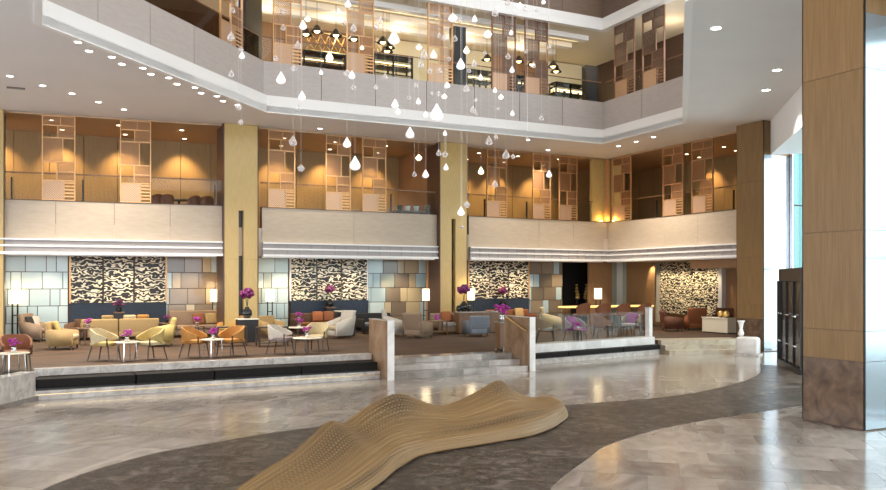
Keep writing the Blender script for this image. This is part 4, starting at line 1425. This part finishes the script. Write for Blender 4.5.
def console_parts(w, d, h, top, body, open_=True):
    P = [('top', MB().box(-w / 2, w / 2, -d / 2, d / 2, h - 0.04, h).mesh('top', top), None)]
    if open_:
        for sx in (-1, 1):
            for sy in (-1, 1):
                P.append(('leg', MB().box(sx * (w / 2 - .03) - .025, sx * (w / 2 - .03) + .025, sy * (d / 2 - .03) - .025, sy * (d / 2 - .03) + .025, 0, h - .04).mesh('leg', body), None))
        P.append(('shelf', MB().box(-w / 2 + .03, w / 2 - .03, -d / 2 + .03, d / 2 - .03, 0.1, 0.13).mesh('shelf', body), None))
    else:
        P.append(('body', MB().box(-w / 2 + .02, w / 2 - .02, -d / 2 + .02, d / 2 - .02, 0.04, h - .04).mesh('body', body), None))
        P.append(('plinth', MB().box(-w / 2 + .05, w / 2 - .05, -d / 2 + .05, d / 2 - .05, 0, 0.04).mesh('plinth', M_DARK), None))
    return P


def bar_chair_parts(fabric):
    P = [('seat', MB().rbox(-0.23, 0.23, -0.24, 0.2, 0.66, 0.74, 0.035, 3).mesh('seat', fabric, True), None)]
    b = MB(); n = 14; rings = []
    for i in range(n + 1):
        a = R_(-80 + 160 * i / n); f = abs(a) / R_(80)
        top = 1.14 - 0.16 * f ** 2
        x, y = math.sin(a), math.cos(a)
        rings.append([b.bm.verts.new(p) for p in ((x * .235, y * .2, 0.68), (x * .265, y * .23, 0.68), (x * .275, y * .26 + .02, top), (x * .25, y * .23 + .02, top))])
    for A, B in zip(rings, rings[1:]):
        for k in range(4):
            b.bm.faces.new((A[k], A[(k + 1) % 4], B[(k + 1) % 4], B[k]))
    b.bm.faces.new(rings[0]); b.bm.faces.new(rings[-1][::-1])
    P.append(('backrest', b.mesh('backrest', fabric), None))
    for sx in (-1, 1):
        for sy in (-1, 1):
            P.append(('leg', MB().tube((sx * .18, sy * .17, 0.66), (sx * .22, sy * .22, 0), 0.02, 0.014).mesh('leg', M_LEGD), None))
    P.append(('foot_rest', MB().tube((-0.21, -0.2, 0.25), (0.21, -0.2, 0.25), 0.012).mesh('foot_rest', M_DARK), None))
    return P


def L(px, py, ymax=31.75):
    x, y = at(px, py, ZF)
    if y > ymax:
        x, y = x * ymax / y, ymax
    return (x, y, ZF)


T_YEL = tub_chair_parts(F_CRM, F_YEL, M_LEGD)
T_YEL2 = tub_chair_parts(F_YEL, F_CRM, M_LEGD)
T_ORG = tub_chair_parts(F_ORG, F_ORG, M_LEGD)
T_LIL = tub_chair_parts(F_WHT, F_LIL, M_LEGD)
T_BRN = tub_chair_parts(F_BRN, F_BRN, M_LEGD)
T_PUR = tub_chair_parts(F_LIL, F_PUR, M_LEGD)
T_TAU = tub_chair_parts(F_TAU, F_GRY, M_LEGD)
TG = 'tub chairs along the front of the lounge'
put(T_BRN, 'tub_chair', 'chestnut tub chair at the far left behind a small table', 'chair', L(16, 371), R_(8), TG)
put(T_YEL, 'tub_chair', 'cream tub chair with straw seat, left of the first orchid table', 'chair', L(104, 360.5), R_(55), TG)
put(T_YEL2, 'tub_chair', 'straw yellow tub chair, right of the first orchid table', 'chair', L(151, 359.5), R_(-60), TG)
put(T_ORG, 'tub_chair', 'amber tub chair, left of the second orchid table', 'chair', L(194, 357.5), R_(55), TG)
put(T_ORG, 'tub_chair', 'amber tub chair, right of the second orchid table', 'chair', L(232, 356), R_(-60), TG)
put(T_LIL, 'tub_chair', 'white tub chair with lilac seat, left of the third orchid table', 'chair', L(280, 354), R_(50), TG)
put(tub_chair_parts(F_CRM, F_CRM, M_LEGD), 'tub_chair', 'cream tub chair behind the third orchid table', 'chair', L(317, 351), R_(-35), TG)
put(T_TAU, 'tub_chair', 'taupe tub chair just right of the right stair wall', 'chair', L(545, 342), R_(60), TG)
put(T_PUR, 'tub_chair', 'lilac tub chair with purple back facing the lobby', 'chair', L(575, 342), R_(0), TG)
put(T_BRN, 'tub_chair', 'chestnut tub chair behind glass, left of the low glass table', 'chair', L(603, 338), R_(70), TG)
put(T_TAU, 'tub_chair', 'taupe tub chair with magenta cushion behind the glass screen', 'chair', L(631, 336), R_(-60), TG)
TB = table_parts(M_TABLE, M_CHROME, 0.30, 0.50)
TBW = table_parts(M_TABLE, M_LEGD, 0.40, 0.48)
TBD = table_parts(M_WALN, M_LEGD, 0.30, 0.55)
GT = 'small round lounge tables'
for px, py, parts, lab, ol in ((14, 375.5, TB, 'small round table in front of the chestnut tub chair at the far left', 'purple orchid on the table at the far left'),
                               (127, 361, TB, 'round cream table between the two yellow tub chairs', 'purple orchid between the two yellow tub chairs'),
                               (213, 357.5, TB, 'round cream table between the two amber tub chairs', 'purple orchid between the two amber tub chairs'),
                               (307, 354.5, TBW, 'wide cream table beside the white tub chair', 'purple orchid on the wide cream table beside the white tub chair'),
                               (88, 345, TBD, 'dark side table behind the cream tub chair', 'purple orchid on the dark side table behind the cream tub chair'),
                               (197, 342, TBD, 'dark side table behind the left amber tub chair', 'purple orchid on the dark side table behind the left amber tub chair'),
                               (299, 341, TBW, 'round table behind the white tub chair', 'tall purple orchid on the round table behind the white tub chair'),
                               (167, 338, TBD, 'dark side table behind the straw yellow tub chair', 'small purple orchid behind the straw yellow tub chair')):
    put(parts, 'round_table', lab, 'table', L(px, py), 0.4, GT)
    hgt = parts is TBW and 0.48 or parts is TB and 0.50 or 0.55
    x, y, z = L(px, py)
    orchid(x, y, z + hgt, ol, 1.0, M_HYDR if px == 167 else M_ORCH)
orchid(*at(299, 341, ZF), ZF + 0.72, 'upper purple orchid spray on the round table behind the white chair', 0.9)
put(table_parts(M_DGLS, M_LEGD, 0.42, 0.46), 'round_table', 'low dark glass table behind the right glass screen', 'table', L(617, 339), 0, GT)
orchid(*L(578, 345)[:2], ZF + 0.50, 'magenta orchid in front of the purple backed chair', 0.8)
put(table_parts(M_WALN, M_DARK, 0.13, 0.5), 'round_table', 'small stand under the magenta orchid by the purple chair', 'table', L(578, 345), 0, GT)

GA = 'lounge armchairs'
def arm(px, py, rz, f, c, lab, w=0.78, bh=0.86, wing=0.0):
    return put(armchair_parts(f, c, w, bh, wing), 'armchair', lab, 'armchair', L(px, py), R_(rz), GA)
arm(63, 349, 75, F_TAN, F_CRM, 'tan lounge armchair seen from its side near the left edge', 0.86, 0.84)
arm(37, 339, 60, F_TAU, F_TAU, 'taupe lounge armchair behind the tan one, by the floor lamp', 0.8, 0.95, 0.5)
arm(161, 346, -100, F_YEL, F_CRM, 'straw yellow armchair behind the yellow tub chairs', 0.8, 0.9, 0.4)
arm(339, 338, -75, F_WHT, F_CRM, 'white wing armchair facing left beside the dark cabinet', 0.78, 1.0, 0.9)
arm(395, 336, 70, F_WHT, F_GRY, 'white wing armchair with black stripe behind the left stair wall', 0.72, 1.0, 0.9)
arm(418, 337.5, 120, F_TAU, F_GRY, 'taupe armchair with its back turned, at the top of the steps', 0.84, 0.92, 0.2)
arm(476, 336, 172, F_BLU, F_GRY, 'blue grey armchair with its back to the steps', 0.82, 0.78)
arm(232, 338, -50, F_ORG, F_YEL, 'amber armchair beside the lit floor lamp left of the first pier', 0.8, 0.8)
arm(271, 337, 20, F_TAN, F_YEL, 'tan armchair right of the first pier', 0.8, 0.78)
arm(552, 331, 60, F_CRM, F_TAU, 'cream high backed armchair behind the taupe tub chair', 0.7, 1.0, 0.7)
arm(672, 331, 60, F_MAH, F_BRN, 'mahogany armchair at the left of the glowing carved wall', 0.8, 0.85)
arm(695, 330, 150, F_RST, F_BRN, 'rust armchair in the middle of the side bay', 0.8, 0.95)
arm(722, 329, -60, F_MAH, F_MAH, 'mahogany armchair behind the beige cabinet of the side bay', 0.8, 0.9)
arm(80, 334, -30, F_DBR, F_DBR, 'dark brown armchair in front of the blue wainscot', 0.8, 0.72)
GS = 'lounge sofas'
def sofa(px, py, rz, f, c, w, lab, bh=0.78):
    return put(sofa_parts(f, c, w, bh), 'sofa', lab, 'sofa', L(px, py), R_(rz), GS)
sofa(99, 337, 180, F_TAN, F_TAN, 1.2, 'tan low sofa with its back to the lobby, left of the dark pedestal', 0.72)
sofa(138, 337, 180, F_TAN, F_TAN, 1.35, 'tan low sofa with its back to the lobby, right of the dark pedestal', 0.72)
sofa(197, 333, 0, F_TAU, F_TAU, 1.9, 'taupe sofa against the glazed blocks left of the first pier', 0.95)
sofa(316, 333, 0, F_DBR, F_BRN, 1.9, 'dark brown sofa under the middle art wall')
sofa(452, 333, 0, F_TAU, F_GRY, 1.6, 'taupe sofa beside the second pier behind the blue grey armchair')
sofa(511, 327, 0, F_BRN, F_BRN, 2.2, 'chestnut sofa under the third art wall')
sofa(376, 333, 0, F_BLK, F_BLU, 1.5, 'charcoal sofa left of the white wing armchair')
for px, py, rz, dx, m, lab in ((37, 339, 60, -0.14, F_BLK, 'charcoal cushion on the taupe armchair by the floor lamp'), (37, 339, 60, 0.18, F_WHT, 'white cushion on the taupe armchair by the floor lamp'), (63, 349, 75, 0.0, F_YEL, 'straw cushion on the tan lounge armchair'),
                               (99, 337, 180, -0.25, F_TAN, 'tan cushion on the low sofa left of the dark pedestal'), (138, 337, 180, 0.3, F_CRM, 'cream cushion on the low sofa right of the dark pedestal'), (138, 337, 180, -0.15, F_ORG, 'amber cushion on the low sofa right of the dark pedestal'),
                               (197, 333, 0, 0.1, F_BRN, 'chestnut cushion on the taupe sofa by the glazed blocks'), (197, 333, 0, 0.55, F_TAN, 'tan cushion on the taupe sofa by the glazed blocks'),
                               (316, 333, 0, 0.1, F_RST, 'rust cushion on the dark brown sofa'), (316, 333, 0, 0.55, F_BRN, 'chestnut cushion on the dark brown sofa beside the white wing armchair'),
                               (452, 333, 0, -0.2, F_RST, 'rust cushion on the sofa beside the second pier'), (452, 333, 0, 0.35, F_TAN, 'tan cushion behind the blue grey armchair'),
                               (511, 327, 0, -0.5, F_RST, 'rust cushion on the chestnut sofa, left one'), (511, 327, 0, 0.5, F_TAN, 'tan cushion on the chestnut sofa, right one'),
                               (631, 336, -60, 0.0, F_PUR, 'magenta cushion on the taupe tub chair behind glass'), (575, 342, 0, 0.0, F_PUR, 'purple cushion on the lilac tub chair')):
    x, y, _ = L(px, py)
    c_, s_ = math.cos(R_(rz)), math.sin(R_(rz))
    dy = 0.08
    cushion(x + dx * c_ - dy * s_, y + dx * s_ + dy * c_, ZF + 0.45, R_(rz + random.uniform(-10, 10)), m, lab, s=0.42)
GC = 'console tables and pedestals of the lounge'
def console(px, py, rz, w, d, h, top, body, op, lab, name='console_table', cat='table'):
    put(console_parts(w, d, h, top, body, op), name, lab, cat, L(px, py), R_(rz), GC)
    x, y, _ = L(px, py)
    return x, y, ZF + h
x, y, z = console(119, 338, 0, 0.36, 0.36, 0.95, M_WALN, M_DARK, False, 'dark pedestal between the two tan sofas', 'pedestal', 'pedestal')
orchid(x, y, z, 'purple orchid on the dark pedestal between the tan sofas', 1.5, M_HYDR)
console(247, 342, 0, 0.7, 0.5, 0.80, M_TABLE, M_DARK, False, 'dark cabinet with pale top in front of the first pier', 'cabinet', 'cabinet')
x, y, _ = L(247, 342)
vase_flowers(x, y, ZF + 0.80, 'black vase with purple bloom in front of the first pier', 1.15)
console(231, 346, 0, 0.95, 0.45, 0.62, M_LEGD, M_LEGD, True, 'dark framed console left of the pale topped cabinet')
console(272, 346, 0, 0.95, 0.45, 0.62, M_LEGD, M_LEGD, True, 'dark framed console right of the pale topped cabinet')
x, y, z = console(345, 336, 0, 0.7, 0.5, 0.95, M_TABLE, M_DARK, False, 'dark cabinet behind the white wing armchair', 'cabinet', 'cabinet')
x, y, _ = L(330, 331, 32.25)
vase_flowers(x, y, 1.45, 'black vase with purple bloom under the middle art wall', 1.0)
put(console_parts(0.4, 0.4, 1.0, M_WALN, M_DARK, False), 'pedestal', 'dark pedestal behind the dark brown sofa', 'pedestal', (x, y, ZF), 0, GC)
console(480, 333, 0, 2.1, 0.5, 0.86, M_STEP, M_WALN, False, 'long marble topped console behind the blue grey armchair', 'cabinet', 'cabinet')
x, y, _ = L(480, 333); x -= 0.72
vase_flowers(x, y, ZF + 0.86, 'black vase with purple bloom in front of the second pier', 1.2)
for dx, lab in ((-0.22, 'small round black vase left of the purple bloom by the second pier'), (0.25, 'small round black vase right of the purple bloom by the second pier')):
    t = thing('vase', lab, 'vase', (x + dx, y + 0.02, ZF + 0.86))
    MB().lathe([(0, 0), (0.06, 0), (0.11, 0.1), (0.08, 0.2), (0.04, 0.24), (0.03, 0.24), (0, 0.15)], 14).build('body', M_POT, t, smooth=True)
x, y, _ = L(503, 326, 32.25)
vase_flowers(x, y, 1.35, 'black vase with purple bloom under the third art wall', 1.0)
put(console_parts(0.4, 0.4, 0.9, M_WALN, M_DARK, False), 'pedestal', 'dark pedestal behind the chestnut sofa', 'pedestal', (x, y, ZF), 0, GC)
put(console_parts(0.34, 0.34, 0.85, M_STEP, M_WALN, False), 'pedestal', 'walnut pedestal with marble top beside the right stair wall', 'pedestal', (*at(502, 350, ZF), ZF), 0, GC)
x, y = at(502, 350, ZF)
orchid(x, y, ZF + 0.85, 'large magenta orchid on the walnut pedestal by the right stair wall', 1.7)
x, y, z = console(437, 335, 0, 0.7, 0.45, 0.55, M_WALN, M_WALN, True, 'walnut side table right of the taupe armchair')
t = thing('table_lamp', 'small glowing purple table lamp on the walnut side table', 'lamp', (x, y, z))
MB().lathe([(0, 0), (0.06, 0), (0.06, 0.03), (0.02, 0.05), (0, 0.05)], 12).build('base', M_CHROME, t)
MB().lathe([(0.0, 0.05), (0.09, 0.05), (0.06, 0.22), (0, 0.24)], 12).build('shade', M_ORCH, t)
x, y, z = console(719, 333, -90, 1.4, 0.5, 0.62, M_TABLE, M_TABLE, False, 'beige cabinet in the side bay beside the column', 'cabinet', 'cabinet')
for k, dy in enumerate((0.2, -0.08)):
    t = thing('ornament', 'rough bronze globe on the beige cabinet, %s one' % ('left' if k == 0 else 'right'), 'ornament', (x, y + dy - 0.3, z))
    MB().ball((0, 0, 0.14), 0.13, 2).build('globe', M_GOLDL, t, smooth=True)
    MB().lathe([(0, 0), (0.06, 0), (0.06, 0.02), (0, 0.02)], 10).build('foot', M_DARK, t)
# bar table and bar chairs
bt = thing('bar_table', 'long glowing amber bar table behind the four bar chairs', 'table', (*at(607, 331, ZF), ZF), 0)
MB().box(-2.2, 2.2, -0.3, 0.3, 0.98, 1.04).build('table_top', mat('amber_glow_top', (0.8, 0.5, 0.15), 0.3, emit=(1, 0.6, 0.18), estr=0.8), bt)  # wooden top, its yellow glow put in as emission
for sx in (-2.0, 0, 2.0):
    MB().box(sx - .06, sx + .06, -0.2, 0.2, 0, 0.98).build('leg', M_WALN, bt)
BC = bar_chair_parts(F_BRN)
for px, lab in ((582, 'chestnut bar chair at the amber table, first from the left'), (602.5, 'chestnut bar chair at the amber table, second from the left'), (622, 'chestnut bar chair at the amber table, third from the left'), (643, 'chestnut bar chair at the amber table, nearest the white end post')):
    put(BC, 'bar_chair', lab, 'chair', (*at(px, 334, ZF), ZF), R_(180), 'bar chairs at the amber table', (1.2, 1.1, 1.06))
# high chairs and pots on the gallery
for px, lab in ((154, 'dark high chair behind the left gallery parapet, beside the second screen'), (166, 'dark high chair behind the left gallery parapet, second from the screen'), (192, 'dark high chair behind the left gallery parapet, left of the last one'), (206, 'dark high chair behind the left gallery parapet, nearest the first pier')):
    put(BC, 'bar_chair', lab, 'chair', (on_y(px, 32.6), 32.6, ZG), R_(180 + px % 40), 'high chairs on the left gallery', (1.05, 1.05, 1.12))
t = thing('high_table', 'dark high table between the gallery chairs', 'table', (on_y(179, 32.7), 32.7, ZG))
MB().lathe([(0, 1.12), (0.35, 1.12), (0.35, 1.08), (0, 1.08)], 18).build('table_top', M_LEGD, t)
MB().tube((0, 0, 0.02), (0, 0, 1.08), 0.04).build('stem', M_DARK, t)
MB().lathe([(0, 0.02), (0.25, 0.02), (0.25, 0), (0, 0)], 16).build('foot', M_DARK, t)
t = thing('sideboard', 'dark sideboard behind the gallery parapet left of the second pier', 'cabinet', (on_y(414, 32.0), 32.0, ZG))
MB().box(-0.9, 0.9, -0.2, 0.2, 0.06, 0.94).build('body', M_LEGD, t)
MB().box(-0.92, 0.92, -0.22, 0.22, 0.94, 0.98).build('top', M_WALN, t)
MB().box(-0.85, 0.85, -0.17, 0.17, 0.0, 0.06).build('plinth', M_DARK, t)
for dx, m, lab in ((-0.65, M_POT, 'small black pot on the gallery sideboard'), (-0.3, M_WHITE, 'white pot on the gallery sideboard, left one'), (0.1, M_WHITE, 'white pot on the gallery sideboard, right one'), (0.6, M_BRASS, 'brass pot on the gallery sideboard')):
    t = thing('pot', lab, 'pot', (on_y(414, 32.0) + dx, 32.0, ZG + 0.98))
    MB().lathe([(0, 0), (0.09, 0), (0.12, 0.2), (0.13, 0.21), (0.10, 0.21), (0.08, 0.05), (0, 0.05)], 14).build('body', m, t, smooth=True)
    MB().ball((0, 0, 0.2), 0.09, 1, (1, 1, 0.6)).build('plant', M_LEAF, t, smooth=True)
# floor lamps
for px, py, lab in ((15, 336, 'floor lamp with lit shade at the far left before the blue glazed blocks'),
                    (215, 334, 'floor lamp with lit shade just left of the first gold pier'),
                    (270, 334, 'floor lamp with lit shade just right of the first gold pier'),
                    (426, 332, 'floor lamp with lit shade just left of the second gold pier'),
                    (471, 331, 'floor lamp with lit shade just right of the second gold pier'),
                    (598, 328, 'floor lamp with lit shade by the timber return near the corner')):
    floor_lamp(*L(px, py, 32.2), lab, 1.55)

# ------------------------------------------------------------------ glass drops hanging in the atrium
DROPS = [(282.9,10,9),(348,3.4,9),(233,9.8,7),(231,36,10),(307.5,17.8,8),(303,24.7,10),(298,44.6,9),(283,27,7),(241,48,7),(242,55,8),(231.4,73.5,8),(275.7,57.6,7),(294,66.8,10),(281,77.7,13),(329.5,56,10),(353.4,27.3,9),(344.7,22,7),(338.6,11,6),(380,20,8),(376.5,25.7,7),(347,71.6,10),(352,74.8,9),(385,76.4,8),(394,37,15),(419,46,8),(433.5,54,9),(424,54,11),(421,63.7,9),(429.5,69.5,8),(302,95.5,10),(298,107,7),(238.6,106,8),(241,121,8),(395,103.4,10),(398,111,6),(416,85,6),(409,97,6),(418.4,101,7),(436.7,112,18),(376,86.7,6),(353.4,86,8),(446.8,85,7),(432,93,5),(438.8,94,7),(444.4,95.5,7),(425.6,114,7),(444.4,37,8),(439,35,6),
(452.7,16,13),(474.5,18.6,8),(495,12,9),(507.6,1.5,8),(487.7,32.4,12),(511,32.4,6),(466.5,49.6,8),(460.7,63.7,12),(474.5,62.3,10),(480.6,77,7),(466.5,88.3,9),(508,55.7,7),(526.2,50.4,6),(512,69.5,7),(548.8,46.4,6),(533.4,64.5,7),(501,96,7),(495,90,6),(473,109,8),(476,99.5,5),(498.4,108,5),(512.4,113,6),(541.6,117.5,7),(476,112.7,6),(449,58,7),(448,85,6),(520,5,6),(525.4,8,6),(536.8,9.8,5),(543.4,1.3,6),(469,70,6),
(293,140.5,11),(301,166.5,11),(347,142.4,11),(355,163,15),(410,132.5,12),(418.7,156.4,9),(425.6,173.7,9),(414.4,173.7,6),(438.8,152.4,7),(445,153,9),(446,167,7),(489,140.5,10),(506,154,10),(513,155.6,7),(549,173.7,8),(481,170.5,8),(495,183.7,8),(467,203,10),(461,211,10),(496,136.5,6),(527.5,139,5),(462,226,6),(445,133,6),(460,20,6),(402,30,6),(362,47,6),(321,72,6),(455,38,7),(440,70,7),(485,52,6)]
prof = [(0, 1.0), (0.05, 0.93), (0.13, 0.78), (0.27, 0.55), (0.36, 0.33), (0.33, 0.16), (0.2, 0.04), (0, 0.0)]
DM = {k: MB().lathe([(r * 1.05, z) for r, z in prof], 12).mesh('drop', m, True) for k, m in (('l', M_DROPL), ('w', M_DROPW), ('c', M_DROPC))}
FACE = {k: MB().lathe([(0, 0.75), (0.3, 0.45), (0.4, 0.32), (0.22, 0.08), (0, 0.0)], 6).mesh('drop', m) for k, m in (('l', M_DROPL), ('w', M_DROPW), ('c', M_DROPC))}
wire_me = MB().tube((0, 0, 0), (0, 0, 1), 0.002, n=5).mesh('wire', M_WIRE)
ZTOP = 16.6
rd = random.Random(11)
for n_, (px, py, s) in enumerate(DROPS):
    D = rd.uniform(17.5, 24.5)
    if px < 250: D = rd.uniform(18.5, 21)
    hgt = s * D / FPX
    x, y = cd(D * (px - CX) / FPX, D)
    z = CAMH + (HORY - py) * D / FPX - hgt / 2
    kind = 'l' if s >= 12 or n_ % 4 == 1 else ('w' if n_ % 10 == 4 else 'c')
    big = s >= 12
    lab = {'l': 'large glowing white glass drop pendant hanging in the atrium' if big else 'small glowing white glass drop pendant hanging in the atrium', 'w': 'small warm lit glass drop pendant hanging in the atrium', 'c': 'clear pinkish glass drop pendant hanging in the atrium'}[kind]
    grp = lab.replace(' pendant hanging', 's')
    zone = 'before the restaurant' if py < 62 else 'before the atrium parapet' if py < 125 else 'before the gallery'
    side = 'at the far left' if px < 262 else 'left of centre' if px < 330 else 'just left of centre' if px < 400 else 'near the centre' if px < 450 else 'just right of centre' if px < 500 else 'at the right'
    lab = lab.replace(' hanging in the atrium', ' %s, %s' % (zone, side))
    t = thing('glass_drop_pendant', lab, 'pendant', (x, y, z), rd.uniform(0, 6), grp)
    o = place('drop', (DM if n_ % 4 else FACE)[kind], t); o.scale = (hgt, hgt, hgt)
    o = place('wire', wire_me, t); o.location = (0, 0, hgt * (0.97 if n_ % 4 else 0.73)); o.scale = (1, 1, ZTOP - z - o.location.z)
cn = struct('trim_3', 'slim steel grid that carries the pendants')
for k in range(16):
    MB().box(3.0, 20.5, 13.2 + k * 0.95, 13.26 + k * 0.95, ZTOP, ZTOP + 0.08).build('grid_bar', M_WIRE, cn)
